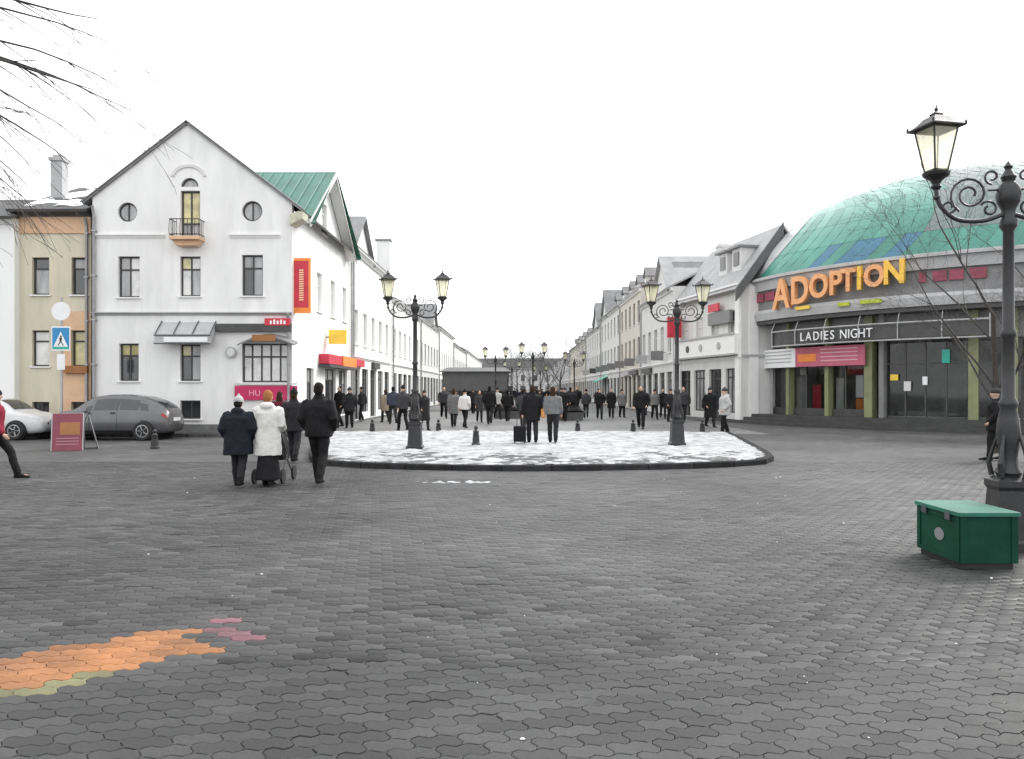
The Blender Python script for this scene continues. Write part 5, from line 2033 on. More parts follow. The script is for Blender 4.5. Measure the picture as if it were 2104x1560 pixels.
    # windscreen and rear window across the body
    def cross(name, u0, u1, m_, lim, kk, off=0.008, n=8):
        pb = MB()
        rows = []
        for a in range(n + 1):
            uu = u0 + (u1 - u0) * a / n
            x, half = ring(uu)
            T_ = half[-1][1]
            Rf = half[kk][0] * lim
            sl = (ring(min(1, uu + .01))[1][-1][1] - ring(max(0, uu - .01))[1][-1][1])
            dxo = -off * (1 if sl > 0 else -1)
            for k in range(7):
                y = -Rf + 2 * Rf * k / 6
                zz = T_ - 0.02 * (abs(y) / max(Rf, 1e-3)) ** 3 + off
                rows.append((x + dxo, y, zz))
        fs = []
        for a in range(n):
            for k in range(6): fs.append((a * 7 + k, a * 7 + k + 1, (a + 1) * 7 + k + 1, (a + 1) * 7 + k))
        pb.add(rows, fs)
        return pb.build(name, m_, t, smooth='full', local=True)
    cross('windscreen', .645, .765, M_carglass, .95, 13)
    if kind == 'hatch': cross('rear_window', .03, .115, M_carglass, .93, 13)
    else: cross('rear_window', .17, .33, M_carglass, .93, 13)
    mb = MB()
    mb.box(-h2 - 0.012, -h2 + 0.03, -0.26, 0.26, 0.62, 0.73)
    mb.box(h2 - 0.03, h2 + 0.012, -0.26, 0.26, 0.36, 0.47)
    mb.build('number_plate', M_signwhite, t, local=True)
    mb = MB()
    mb.box(h2 - 0.04, h2 + 0.006, -0.4, 0.4, 0.5, 0.58)
    mb.build('grille', M_black, t, local=True)
    for fx in (-h2 + Lc * .185, -h2 + Lc * .81):
        for s_ in (-1, 1):
            yo = s_ * (Wc / 2 - 0.015)
            mb = MB()      # dark wheel arch
            n_ = 20
            mb.rings([[(fx + 0.345 * math.cos(2 * math.pi * k / n_), yo - s_ * 0.16 + s_ * b_ * 0.166, 0.31 + 0.345 * math.sin(2 * math.pi * k / n_)) for k in range(n_)] for b_ in (0, 1)])
            mb.build('wheel_arch', M_black, t, local=True)
            mb = MB()
            prof = [(0.2, -0.09), (0.28, -0.095), (0.305, -0.07), (0.31, 0), (0.305, 0.07), (0.28, 0.095), (0.2, 0.09)]
            n_ = 24
            mb.rings([[(fx + r * math.cos(2 * math.pi * k / n_), yo + s_ * (0.0 + w), 0.31 + r * math.sin(2 * math.pi * k / n_)) for k in range(n_)] for r, w in prof])
            whl = mb.build('wheel', M_rubber, t, smooth=True, local=True)
            mb = MB()
            mb.rings([[(fx + r * math.cos(2 * math.pi * k / n_), yo + s_ * w, 0.31 + r * math.sin(2 * math.pi * k / n_)) for k in range(n_)] for r, w in ((0.2, 0.06), (0.205, 0.097), (0.18, 0.099), (0.17, 0.075), (0.06, 0.07))])
            for q_ in range(5):
                a = 2 * math.pi * q_ / 5
                mb.tube([(fx + 0.03 * math.cos(a), yo + s_ * 0.09, 0.31 + 0.03 * math.sin(a)), (fx + 0.18 * math.cos(a), yo + s_ * 0.09, 0.31 + 0.18 * math.sin(a))], 0.022, 5)
            mb.build('rim', M_rim, whl, local=True)
    return t

dcar = 26.9
gx0, gx1 = wx(122, dcar), wx(366, dcar)
make_car('parked_car', 'grey hatchback parked along the kerb before the white gabled house', ((gx0 + gx1) / 2, dcar - 0.1 + 0.0, 0), R(180), M_cargrey, gx1 - gx0, 1.5)
wl = 4.25
make_car('parked_car', 'light coloured saloon parked nose to nose with the grey hatchback at the left edge', (wx(112, 27.0) - wl / 2, 27.0, 0), 0, M_carwhite, wl, 1.40, kind='saloon')


# ================================================================== PEOPLE
def remeshed(mb, voxel, smooth_it=2):
    me = mb.mesh('tmp', M_skin)
    ob = bpy.data.objects.new('tmp', me)
    col.objects.link(ob)
    md = ob.modifiers.new('r', 'REMESH')
    md.mode = 'VOXEL'
    md.voxel_size = voxel
    ms = ob.modifiers.new('s', 'SMOOTH')
    ms.iterations = smooth_it
    ms.factor = 0.5
    dg = bpy.context.evaluated_depsgraph_get()
    out = bpy.data.meshes.new_from_object(ob.evaluated_get(dg))
    bpy.data.objects.remove(ob)
    bpy.data.meshes.remove(me)
    out.polygons.foreach_set('use_smooth', [True] * len(out.polygons))
    return out

def ell(cx, cy, z, rx, ry, n=18, p=2.3):
    out = []
    for k in range(n):
        a = 2 * math.pi * k / n
        c_, s_ = math.cos(a), math.sin(a)
        out.append((cx + rx * math.copysign(abs(c_) ** (2 / p), c_), cy + ry * math.copysign(abs(s_) ** (2 / p), s_), z))
    return out

def make_person(label, H=1.75, coat=None, trousers=None, shoes=None, hair=None, hat=None, stride=0.3, hem=0.85, bulk=1.0, arms=('swing', 'swing'), flare=1.0,
                voxel=0.013, hood=None, skirt=None, bag=None, longhair=False, lean=0.0, scarf=None, group=None, hatstyle='beanie'):
    """faces +y; feet at z=0; body one continuous mesh, clothes as children"""
    k = H / 1.75
    t = thing('person', label, 'person', (0, 0, 0), 0, group)
    def S(p): return (p[0] * k, (p[1] + lean * max(0, p[2] - 0.9)) * k, p[2] * k)
    coat = coat or cloth('cloth_black', (0.012, 0.012, 0.013))
    trousers = trousers or cloth('cloth_charcoal', (0.02, 0.02, 0.022))
    shoes = shoes or cloth('shoe_black', (0.012, 0.012, 0.012))
    hips, knees, ankles = {}, {}, {}
    for s_, ph in ((-1, 1), (1, -1)):         # left leg forward, right leg back
        f = stride * ph
        hips[s_] = (0.095 * s_, 0.0, 0.93)
        if f >= 0:
            knees[s_] = (0.095 * s_, f * 0.62 + 0.02, 0.51)
            ankles[s_] = (0.09 * s_, f, 0.085)
        else:
            knees[s_] = (0.095 * s_, f * 0.28 + 0.03, 0.5)
            ankles[s_] = (0.09 * s_, f, 0.085 + 0.18 * abs(f))
    sh, el, wr_ = {}, {}, {}
    for s_, mode in ((-1, arms[0]), (1, arms[1])):
        sh[s_] = (0.185 * s_, -0.01, 1.41)
        sw_ = stride * (0.55 if s_ > 0 else -0.55)
        if mode == 'swing':
            el[s_] = (0.235 * s_, sw_ * 0.4 - 0.03, 1.13)
            wr_[s_] = (0.25 * s_, sw_ + 0.05, 0.89)
        elif mode == 'pocket':
            el[s_] = (0.285 * s_, -0.09, 1.13)
            wr_[s_] = (0.215 * s_, 0.09, 0.93)
        elif mode == 'push':
            el[s_] = (0.25 * s_, -0.02, 1.12)
            wr_[s_] = (0.19 * s_, 0.26, 1.02)
        elif mode == 'carry':
            el[s_] = (0.26 * s_, 0.0, 1.13)
            wr_[s_] = (0.29 * s_, 0.04, 0.86)
    hc = (0, 0.015, 1.625)
    b = MB()
    def add_ring_tube(pts, rad, n=12): b.tube([S(p) for p in pts], [r * k for r in rad], n)
    for s_ in (-1, 1):
        add_ring_tube([hips[s_], tuple((np.array(hips[s_]) + np.array(knees[s_])) / 2), knees[s_], tuple(np.array(knees[s_]) * 0.6 + np.array(ankles[s_]) * 0.4 + np.array([0, -0.02, 0])), ankles[s_]], [0.085, 0.075, 0.055, 0.055, 0.037])
        a = ankles[s_]
        add_ring_tube([(a[0], a[1] - 0.05, a[2] - 0.045), (a[0], a[1] + 0.05, a[2] - 0.04), (a[0], a[1] + 0.17, a[2] - 0.055)], [0.035, 0.038, 0.025])
        add_ring_tube([sh[s_], tuple((np.array(sh[s_]) + np.array(el[s_])) / 2), el[s_], tuple(np.array(el[s_]) * 0.6 + np.array(wr_[s_]) * 0.4), wr_[s_]], [0.055, 0.046, 0.038, 0.038, 0.026])
        # hand: palm, four fingers, thumb
        e_, w_ = Vector(el[s_]), Vector(wr_[s_])
        dr = (w_ - e_).normalized()
        fwd = Vector((0, 1, 0)) - dr * dr.y
        fwd.normalize()
        sid = dr.cross(fwd)
        pc = w_ + dr * 0.05
        add_ring_tube([tuple(w_ - dr * 0.01), tuple(w_ + dr * 0.04), tuple(w_ + dr * 0.085)], [0.024, 0.034, 0.03])
        for q in range(4):
            o_ = fwd * (0.028 - 0.019 * q)
            L_ = (0.07, 0.078, 0.072, 0.056)[q]
            inw = -sid * s_ * 0.018
            add_ring_tube([tuple(w_ + dr * 0.08 + o_), tuple(w_ + dr * (0.08 + L_ * 0.55) + o_ + inw * 0.5), tuple(w_ + dr * (0.08 + L_ * 0.9) + o_ + inw * 1.6)], [0.0105, 0.0095, 0.008], 6)
        add_ring_tube([tuple(w_ + dr * 0.03 + fwd * 0.025), tuple(w_ + dr * 0.065 + fwd * 0.055), tuple(w_ + dr * 0.095 + fwd * 0.058)], [0.013, 0.011, 0.009], 6)
    tor = [(0.94, 0.155, 0.105), (1.02, 0.15, 0.1), (1.12, 0.14, 0.095), (1.25, 0.165, 0.11), (1.36, 0.185, 0.11), (1.43, 0.15, 0.085), (1.47, 0.075, 0.065)]
    b.rings([[S(p) for p in ell(0, 0, 0.87, 0.12, 0.09)]] + [[S(p) for p in ell(0, 0, z, rx, ry)] for z, rx, ry in tor])
    add_ring_tube([(0, -0.005, 1.44), (0, 0.0, 1.5), (0, 0.01, 1.56)], [0.062, 0.055, 0.055])
    # head: skull, jaw, nose, ears
    b.ball(S(hc), (0.076 * k, 0.094 * k, 0.115 * k), 16, 12)
    b.ball(S((0, 0.045, 1.565)), (0.052 * k, 0.052 * k, 0.058 * k), 12, 8)
    b.ball(S((0, 0.112, 1.612)), (0.014 * k, 0.02 * k, 0.024 * k), 8, 6)
    for s_ in (-1, 1): b.ball(S((0.077 * s_, 0.0, 1.615)), (0.012 * k, 0.022 * k, 0.03 * k), 8, 6)
    me_ = remeshed(b, voxel * k)
    me_.materials.clear()
    me_.materials.append(M_skin)
    bo = bpy.data.objects.new('body', me_)
    link(bo, t)
    def cloth_part(name, mbx, m_, vox=None, it=2):
        mm = remeshed(mbx, (vox or voxel * 1.15) * k, it)
        if voxel < 0.02 and name in ('coat', 'trousers', 'skirt', 'hair', 'hat'):
            am = {'coat': 0.02, 'trousers': 0.016, 'skirt': 0.014}.get(name, 0.012) * k
            nv_ = len(mm.vertices)
            co_ = np.empty(nv_ * 3)
            no_ = np.empty(nv_ * 3)
            mm.vertices.foreach_get('co', co_)
            mm.vertices.foreach_get('normal', no_)
            co_, no_ = co_.reshape(-1, 3), no_.reshape(-1, 3)
            h_ = np.array([mnoise.noise(Vector((x * 7 + H * 9, y * 7 + H * 5, z * (5 if name != 'trousers' else 10)))) * 0.7 + mnoise.noise(Vector((x * 16, y * 16, z * 11 + H))) * 0.4 for x, y, z in co_])
            mm.vertices.foreach_set('co', (co_ + no_ * (h_ * am)[:, None]).ravel())
        mm.materials.clear()
        mm.materials.append(m_)
        o_ = bpy.data.objects.new(name, mm)
        link(o_, t)
        return o_
    # trousers
    c = MB()
    for s_ in (-1, 1):
        a = ankles[s_]
        lower = (a[0], a[1] - 0.005, a[2] + 0.0)
        kn = np.array(knees[s_])
        mid = tuple(kn * 0.5 + np.array(a) * 0.5 + np.array([0, -0.02, 0]))
        c.tube([S(p) for p in (hips[s_], tuple((np.array(hips[s_]) + kn) / 2), tuple(kn), mid, lower)], [r * k for r in (0.105, 0.096, 0.078, 0.074, 0.066)], 14)
    c.rings([[S(p) for p in ell(0, 0, z, rx, ry)] for z, rx, ry in ((0.84, 0.14, 0.105), (0.92, 0.17, 0.12), (1.03, 0.16, 0.112))])
    cloth_part('trousers', c, trousers)
    if skirt:
        c = MB()
        c.rings([[S(p) for p in ell(0, 0, z, rx, ry)] for z, rx, ry in ((0.12, 0.225, 0.26), (0.3, 0.2, 0.22), (0.5, 0.18, 0.17), (0.62, 0.165, 0.145), (0.95, 0.15, 0.12))])
        cloth_part('skirt', c, skirt)
    # coat with sleeves
    c = MB()
    bw = 0.03 * bulk
    mid_w = 0.165 + bw
    rr = [(hem, mid_w * 1.06 * flare, 0.13 * flare + bw), (max(hem + 0.02, 0.9), mid_w * 1.04 * (0.5 + 0.5 * flare), 0.125 + bw), (1.06, mid_w * 0.97, 0.115 + bw), (1.2, mid_w, 0.118 + bw), (1.33, 0.195 + bw * 0.8, 0.12 + bw), (1.41, 0.185 + bw * 0.5, 0.105 + bw * 0.6), (1.46, 0.12, 0.085), (1.51, 0.085, 0.078)]
    c.rings([[S(p) for p in ell(0, 0, z, rx, ry, 22)] for z, rx, ry in rr])
    for s_ in (-1, 1):
        e_, w_ = np.array(el[s_]), np.array(wr_[s_])
        s0 = np.array(sh[s_])
        c.tube([S(p) for p in (tuple(s0 * np.array([0.8, 1, 1])), tuple(s0 + np.array([0.012 * s_, 0, -0.03])), tuple((s0 + e_) / 2), tuple(e_), tuple((e_ + w_) / 2), tuple(w_))], [r * k for r in (0.07, 0.078 + bw * 0.3, 0.068 + bw * 0.4, 0.06 + bw * 0.4, 0.056 + bw * 0.35, 0.046 + bw * 0.2)], 12)
    if hood:
        c.ball(S((0, -0.09, 1.46)), (0.13 * k, 0.085 * k, 0.08 * k), 12, 8)
    else:
        c.rings([[S(p) for p in ell(0, 0.0, z, r_, r_ * 0.95)] for z, r_ in ((1.46, 0.09), (1.54, 0.082))])
    co = cloth_part('coat', c, coat)
    # shoes
    for s_ in (-1, 1):
        a = ankles[s_]
        c = MB()
        z0 = a[2] - 0.085
        up_ = 0.12 if not skirt else 0.2
        secs = [(-0.085, 0.03, 0.07), (-0.06, 0.04, 0.1), (0.0, 0.043, 0.105), (0.06, 0.045, 0.085), (0.13, 0.046, 0.06), (0.19, 0.036, 0.045), (0.215, 0.018, 0.03)]
        c.rings([[S((a[0] + w * math.cos(q), a[1] + dy, z0 + max(0.0, h * 0.5 + h * 0.5 * math.sin(q) * (1 if math.sin(q) > 0 else 1)))) for q in [2 * math.pi * j / 12 for j in range(12)]] for dy, w, h in secs])
        c.tube([S((a[0], a[1] - 0.02, z0 + 0.06)), S((a[0], a[1] - 0.01, z0 + up_ + 0.06))], [0.052 * k, 0.056 * k], 12)
        cloth_part('shoe', c, shoes, 0.011, 1)
    # hair, hat
    if hair:
        c = MB()
        c.ball(S((0, -0.01, 1.645)), (0.086 * k, 0.1 * k, 0.105 * k), 16, 10)
        c.ball(S((0, -0.04, 1.6)), (0.08 * k, 0.075 * k, 0.09 * k), 14, 10)
        if longhair: c.rings([[S(p) for p in ell(0, -0.055, z, rx, ry)] for z, rx, ry in ((1.40, 0.07, 0.03), (1.48, 0.09, 0.05), (1.58, 0.088, 0.06), (1.66, 0.07, 0.05))])
        cloth_part('hair', c, hair, 0.012)
    if hat:
        c = MB()
        if hatstyle == 'beanie':
            c.rings([[S(p) for p in ell(0, 0.0, z, rx, ry)] for z, rx, ry in ((1.635, 0.09, 0.106), (1.68, 0.093, 0.108), (1.72, 0.082, 0.095), (1.75, 0.055, 0.065), (1.765, 0.02, 0.025))])
            c.ball(S((0, 0, 1.775)), 0.03 * k, 8, 6)
        else:
            c.rings([[S(p) for p in ell(0, 0.0, z, rx, ry)] for z, rx, ry in ((1.65, 0.088, 0.105), (1.7, 0.09, 0.106), (1.745, 0.085, 0.1), (1.76, 0.05, 0.06))])
            c.rings([[S(p) for p in ell(0, 0.1, z, 0.07, 0.07)] for z in (1.66, 1.672)])
        cloth_part('hat', c, hat, 0.012)
    if scarf:
        c = MB()
        c.tube([S((0.1 * math.cos(a), 0.01 + 0.1 * math.sin(a), 1.5 + 0.01 * math.sin(3 * a))) for a in [2 * math.pi * j / 16 for j in range(17)]], 0.04 * k, 10)
        cloth_part('scarf', c, scarf)
    if bag:
        m_, side, zc_, sz3 = bag
        c = MB()
        x0 = 0.3 * side
        c.rings([[S((x0 + dx_ * sz3[0], dy_ * sz3[1], zc_ + z)) for dx_, dy_ in ((-.5, -.45), (.5, -.45), (.6, 0), (.5, .45), (-.5, .45), (-.6, 0))] for z in (-sz3[2] / 2, -sz3[2] * 0.3, sz3[2] * 0.3, sz3[2] / 2)])
        bo_ = cloth_part('bag', c, m_, 0.014)
        s2 = MB()
        s2.tube([S(p) for p in [(x0, -0.12, zc_ + sz3[2] / 2 - 0.01), (0.24 * side, -0.1, 1.2), (0.19 * side, -0.02, 1.5), (0.22 * side, 0.1, 1.2), (x0, 0.12, zc_ + sz3[2] / 2 - 0.01)]], 0.012 * k, 6)
        so2 = s2.build('strap', m_, t, local=True)
    return t

BLK = cloth('cloth_black', (0.012, 0.012, 0.013))
CHAR = cloth('cloth_charcoal', (0.022, 0.022, 0.024))
NAVY = cloth('cloth_navy', (0.014, 0.016, 0.024))
DGREY = cloth('cloth_dark_grey', (0.045, 0.045, 0.047))
MGREY = cloth('cloth_mid_grey', (0.16, 0.16, 0.16))
LGREY = cloth('cloth_light_grey', (0.42, 0.42, 0.41))
WHITE = cloth('cloth_white', (0.66, 0.65, 0.63), 0.06)
REDC = cloth('cloth_red', (0.2, 0.018, 0.035))
TAN = cloth('cloth_tan', (0.5, 0.24, 0.09))
JEANS = cloth('cloth_jeans', (0.05, 0.06, 0.085))
BROWNH = cloth('hair_brown', (0.035, 0.02, 0.012))
GINGER = cloth('hair_ginger', (0.32, 0.13, 0.045))
BLKH = cloth('hair_black', (0.01, 0.009, 0.008))
WINE = cloth('cloth_wine', (0.1, 0.012, 0.025))

def put(o, px, py, face=0.0, z=0.0):
    d_ = gd(py, z)
    o.location = (wx(px, d_), d_, z)
    o.rotation_euler = (0, 0, R(face))
    return o

pA = make_person('woman in puffy dark coat and pale hat walking away, leftmost of the near trio', 1.55, NAVY, CHAR, None, BLKH, LGREY, 0.22, 0.62, 3.2, ('pocket', 'pocket'), 1.0, scarf=None, hood=True)
put(pA, 490, 1000, 4)
pB = make_person('woman in long white coat with ginger hair pushing a pushchair away from the camera', 1.66, WHITE, BLK, None, GINGER, None, 0.12, 0.56, 1.6, ('push', 'push'), 1.05, hood=True, skirt=BLK, longhair=False)
put(pB, 551, 999, 0)
pC = make_person('tall man in black jacket and trousers walking away, rightmost of the near trio', 1.80, BLK, BLK, None, BLKH, None, 0.26, 0.82, 2.2, ('pocket', 'pocket'), 0.95)
put(pC, 655, 996, -3)
pE = make_person('person in charcoal coat walking ahead between the white coat and the tall man', 1.66, CHAR, CHAR, None, BROWNH, BLK, 0.25, 0.75, 1.4, ('swing', 'swing'))
put(pE, 604, 950, 2)
pE2 = make_person('person in wine red coat half hidden behind the white coat', 1.62, WINE, CHAR, None, BROWNH, None, 0.2, 0.7, 1.2, ('swing', 'swing'), voxel=0.018, longhair=True)
put(pE2, 575, 925, 2)
pD = make_person('person in red jacket with tan bag striding in from the left edge', 1.66, REDC, BLK, None, GINGER, BLK, 0.42, 0.86, 1.6, ('swing', 'swing'), lean=0.06, bag=(TAN, 1, 0.84, (0.12, 0.34, 0.24)))
put(pD, -14, 984, -80)

# pushchair in front of the white coat
d_ = gd(999) + 0.62
pcx = wx(562, d_)
pc_ = thing('pushchair', 'dark pushchair pushed by the woman in the long white coat', 'pushchair', (pcx, d_, 0))
mb = MB()
for s_ in (-1, 1):
    mb.tube([(pcx + 0.24 * s_, d_ - 0.28, 0.13), (pcx + 0.23 * s_, d_ + 0.05, 0.5), (pcx + 0.2 * s_, d_ - 0.34, 1.0)], 0.014, 6)
    mb.tube([(pcx + 0.22 * s_, d_ + 0.42, 0.13), (pcx + 0.23 * s_, d_ - 0.05, 0.5)], 0.014, 6)
mb.tube([(pcx - 0.2, d_ - 0.34, 1.0), (pcx + 0.2, d_ - 0.34, 1.0)], 0.016, 6)
mb.build('frame', M_irongrey, pc_)
mb = MB()
mb.rings([[(pcx + a * 0.2, d_ - 0.1 + y_, z) for a, y_ in ((-1, 0), (1, 0), (1, 0.4), (-1, 0.4))] for z in (0.4, 0.62)])
mb.build('seat', BLK, pc_)
mb = MB()
mb.rings([[(pcx + 0.22 * math.cos(a), d_ - 0.05 + 0.28 * s_, 0.62 + 0.3 * math.sin(a)) for a in [math.pi * j / 10 for j in range(11)]] for s_ in (-0.4, 0.3, 0.9)])
mb.build('hood', BLK, pc_, smooth=True)
for sx_ in (-0.25, 0.25):
    for sy_ in (-0.28, 0.42):
        mb = MB()
        n_ = 16
        mb.rings([[(pcx + sx_ + w, d_ + sy_ + r * math.cos(2 * math.pi * j / n_), 0.13 + r * math.sin(2 * math.pi * j / n_)) for j in range(n_)] for r, w in ((0.09, -0.02), (0.13, -0.018), (0.13, 0.018), (0.09, 0.02), (0.03, 0.02))])
        mb.build('wheel', M_rubber, pc_)

# group on the island
ZI = 0.135
pF = make_person('person in black coat standing on the snowy island beside the dark suitcase', 1.66, BLK, CHAR, None, BROWNH, None, 0.14, 0.68, 1.6, ('carry', 'swing'), voxel=0.016)
put(pF, 1094, 911, 4, ZI)
pG = make_person('woman in grey jacket with a tan shoulder bag walking on the snowy island', 1.62, MGREY, CHAR, None, BROWNH, None, 0.2, 0.9, 1.2, ('swing', 'swing'), voxel=0.016, longhair=True, bag=(TAN, -1, 0.92, (0.12, 0.26, 0.28)))
put(pG, 1136, 911, -5, ZI)
d_ = gd(911, ZI)
sx_ = wx(1068, d_)
sc_ = thing('suitcase', 'dark upright suitcase standing in the snow on the island', 'suitcase', (sx_, d_, ZI))
mb = MB()
mb.rings([[(sx_ + a * (0.18 - e), d_ + b_ * (0.11 - e), ZI + z) for a, b_ in ((-1, -1), (1, -1), (1, 1), (-1, 1))] for z, e in ((0.045, 0.02), (0.07, 0.0), (0.46, 0.0), (0.49, 0.02))])
mb.build('case', BLK, sc_, smooth=False)
mb = MB()
mb.tube([(sx_ - 0.08, d_ + 0.07, ZI + 0.48), (sx_ - 0.08, d_ + 0.07, ZI + 0.78), (sx_ + 0.08, d_ + 0.07, ZI + 0.78), (sx_ + 0.08, d_ + 0.07, ZI + 0.48)], 0.011, 6)
mb.build('handle', M_irongrey, sc_)
for a in (-0.14, 0.14):
    mb = MB()
    mb.tube([(sx_ + a - 0.015, d_ - 0.06, ZI + 0.026), (sx_ + a + 0.015, d_ - 0.06, ZI + 0.026)], 0.026, 10)
    mb.tube([(sx_ + a - 0.015, d_ + 0.06, ZI + 0.026), (sx_ + a + 0.015, d_ + 0.06, ZI + 0.026)], 0.026, 10)
    mb.build('wheel', M_rubber, sc_)

# shared figures for the street
protos = [make_person('x', 1.76, BLK, CHAR, None, BLKH, None, 0.24, 0.8, 1.6, ('pocket', 'swing'), voxel=0.022),
          make_person('x', 1.64, BLK, CHAR, None, BROWNH, None, 0.2, 0.6, 1.6, ('swing', 'swing'), flare=1.1, voxel=0.022, longhair=True),
          make_person('x', 1.74, DGREY, JEANS, None, None, BLK, 0.3, 0.84, 1.8, ('swing', 'pocket'), voxel=0.022),
          make_person('x', 1.66, DGREY, BLK, None, None, DGREY, 0.12, 0.72, 2.2, ('pocket', 'pocket'), voxel=0.022, hood=True)]
protos += [make_person('x', 1.7, CHAR, CHAR, None, BROWNH, DGREY, 0.2, 0.42, 1.4, ('swing', 'pocket'), flare=1.25, voxel=0.022, bag=(BLK, 1, 0.95, (0.1, 0.24, 0.22))),
           make_person('x', 1.8, DGREY, JEANS, None, BLKH, None, 0.34, 0.86, 2.8, ('swing', 'swing'), voxel=0.022, hood=True, lean=0.05)]
used = [False] * 6
def walker(pi, px, py, face, coat_m, label, trous=None, z=0.004, group=None, scale=1.0, hairm=None):
    d_ = gd(py, z)
    if used[pi]: o = copy_tree(protos[pi])
    else:
        o = protos[pi]
        used[pi] = True
    o.location = (wx(px, d_), d_, z)
    o.rotation_euler = (0, 0, R(face))
    vr = random.Random(int(px * 7 + py))
    if scale == 1.0: scale = vr.uniform(0.93, 1.05)
    wd = scale * vr.uniform(0.9, 1.1)
    o.scale = (wd, wd, scale)
    o.rotation_euler = (0, 0, R(face + vr.uniform(-22, 22)))
    o['label'] = label
    if group: o['group'] = group
    for ch in o.children:
        nm = ch.name.split('.')[0]
        m_ = coat_m if nm == 'coat' else (trous if nm == 'trousers' else (hairm if nm in ('hair', 'hat') else None))
        if m_:
            ch.material_slots[0].link = 'OBJECT'
            ch.material_slots[0].material = m_
    return o
walker(0, 698, 879, 170, BLK, 'person in black beside the red shop sign, left of a pair by the corner house', group='street walkers')
walker(3, 718, 880, 20, CHAR, 'person in charcoal, right of a pair by the corner house shop')
walker(2, 828, 886, 10, DGREY, 'person in dark grey jacket just left of the left lamp foot', BLK)
walker(4, 872, 884, 200, CHAR, 'person in dark coat just right of the left lamp foot')
walker(2, 955, 880, 0, WHITE, 'person in bright white jacket and dark trousers walking away left of the street centre', BLK, hairm=BLKH)
walker(1, 932, 878, 8, MGREY, 'person in mid grey coat walking beside the white jacket')
walker(0, 1075, 884, 0, DGREY, 'person in dark grey coat behind the suitcase group')
walker(0, 1317, 881, 182, BLK, 'person in black walking towards the camera left of the right lamp', BLK)
walker(3, 1378, 868, 185, CHAR, 'stout person in dark coat directly left of the right lamp post')
walker(5, 1405, 868, 175, DGREY, 'person in grey jacket directly right of the right lamp post', BLK)
walker(4, 1459, 878, 190, BLK, 'woman in black coat by the shop left of the domed building')
walker(3, 1489, 892, 90, LGREY, 'person in pale grey coat beside the rightmost bollard near the shops', BLK)
walker(0, 1232, 862, 180, BLK, 'slim person in black right of the street centre, left of two')
walker(1, 1256, 860, 175, BLK, 'slim person in black right of the street centre, right of two')
walker(2, 1345, 862, 180, MGREY, 'person in mid grey jacket before the shops left of the right lamp', BLK)
walker(5, 808, 872, 0, JEANS, 'man in blue-grey parka near the left shop windows walking away', DGREY)
walker(0, 1006, 872, 10, BLK, 'person in black below the dark pavilion roof, right end')
walker(1, 985, 868, 190, DGREY, 'woman in dark grey under the dark pavilion roof')
walker(3, 1160, 866, 180, BLK, 'stout person in black right of the grey jacket woman')
walker(0, 1430, 858, 180, CHAR, 'person in charcoal before the white fascia shop')
walker(0, 690, 868, 12, CHAR, 'person in charcoal at the shop door of the corner house, behind the pair')
walker(2, 742, 866, 178, DGREY, 'person in dark grey jacket near the second left house by the shop windows', BLK)
walker(1, 792, 868, 15, cloth('cloth_beige', (0.3, 0.25, 0.19)), 'woman in beige coat left of the left lamp, by the shop windows')
walker(3, 848, 862, 170, BLK, 'stout person in black glimpsed behind the left lamp post')
walker(5, 912, 860, 185, DGREY, 'man in grey parka left of the mid grey coat', BLK)
walker(2, 1022, 862, 185, LGREY, 'person in light grey jacket between the pavilion and the suitcase group', BLK)
walker(0, 1043, 866, 0, BLK, 'person in black left of the suitcase, farther down the street')
walker(5, 1176, 858, 180, CHAR, 'man in charcoal parka right of the stout person in black', BLK)
walker(2, 1204, 860, 3, DGREY, 'person in dark grey walking away right of the nearer planter', BLK)
walker(3, 1278, 858, 180, MGREY, 'stout person in mid grey between the slim pair and the black walker', BLK)
walker(0, 1362, 860, 175, BLK, 'person in black between the grey jacket and the right lamp')
walker(3, 2046, 946, 60, BLK, 'dark figure standing half hidden behind the foreground lamp post', BLK, z=0.0)
cr = random.Random(21)
mats_c = [BLK, BLK, CHAR, BLK, NAVY, DGREY, CHAR, MGREY, BLK, CHAR]
for k in range(64):
    py = cr.choice([817, 819, 822, 824, 826, 830, 834, 838, 842, 846, 850, 855])
    d_ = gd(py)
    spread = (-6.6, 8.2)
    x_ = cr.uniform(*spread) * (0.55 if cr.random() < 0.55 else 1)
    px = VX + x_ * F / d_
    walker(cr.randrange(6), px, py, cr.choice([0, 180, 10, 170, 190]), cr.choice(mats_c), 'small dark-clothed pedestrian in the distant crowd filling the street', cr.choice([BLK, CHAR, JEANS]), group='distant crowd down the street', scale=cr.uniform(0.93, 1.04))

# ================================================================== PAVILION, BENCHES, FAR THINGS
d_ = 62.0
x0, x1 = wx(908, d_), wx(1045, d_)
pv = thing('street_pavilion', 'long dark grey cafe pavilion with flat roof in the middle of the street', 'pavilion', ((x0 + x1) / 2, d_, 0))
mb = MB()
mb.box(x0, x1, d_, d_ + 3.5, 2.75, 3.0)
mb.slab([(x0 - 0.2, d_ - 0.2, 3.0), (x1 + 0.2, d_ - 0.2, 3.0), (x1 - 0.3, d_ + 1.75, 3.35), (x0 + 0.3, d_ + 1.75, 3.35)], 0.06)
mb.slab([(x0 + 0.3, d_ + 1.75, 3.35), (x1 - 0.3, d_ + 1.75, 3.35), (x1 + 0.2, d_ + 3.7, 3.0), (x0 - 0.2, d_ + 3.7, 3.0)], 0.06)
M_pavil = mat('pavilion_grey', (0.1, 0.1, 0.1), 0.6, 2, 0.15)
mb.build('roof', M_pavil, pv)
mb = MB()
mb.box(x0 + 0.1, x1 - 0.1, d_ + 0.02, d_ + 0.06, 1.55, 2.748)
mb.build('blind', M_pavil, pv)
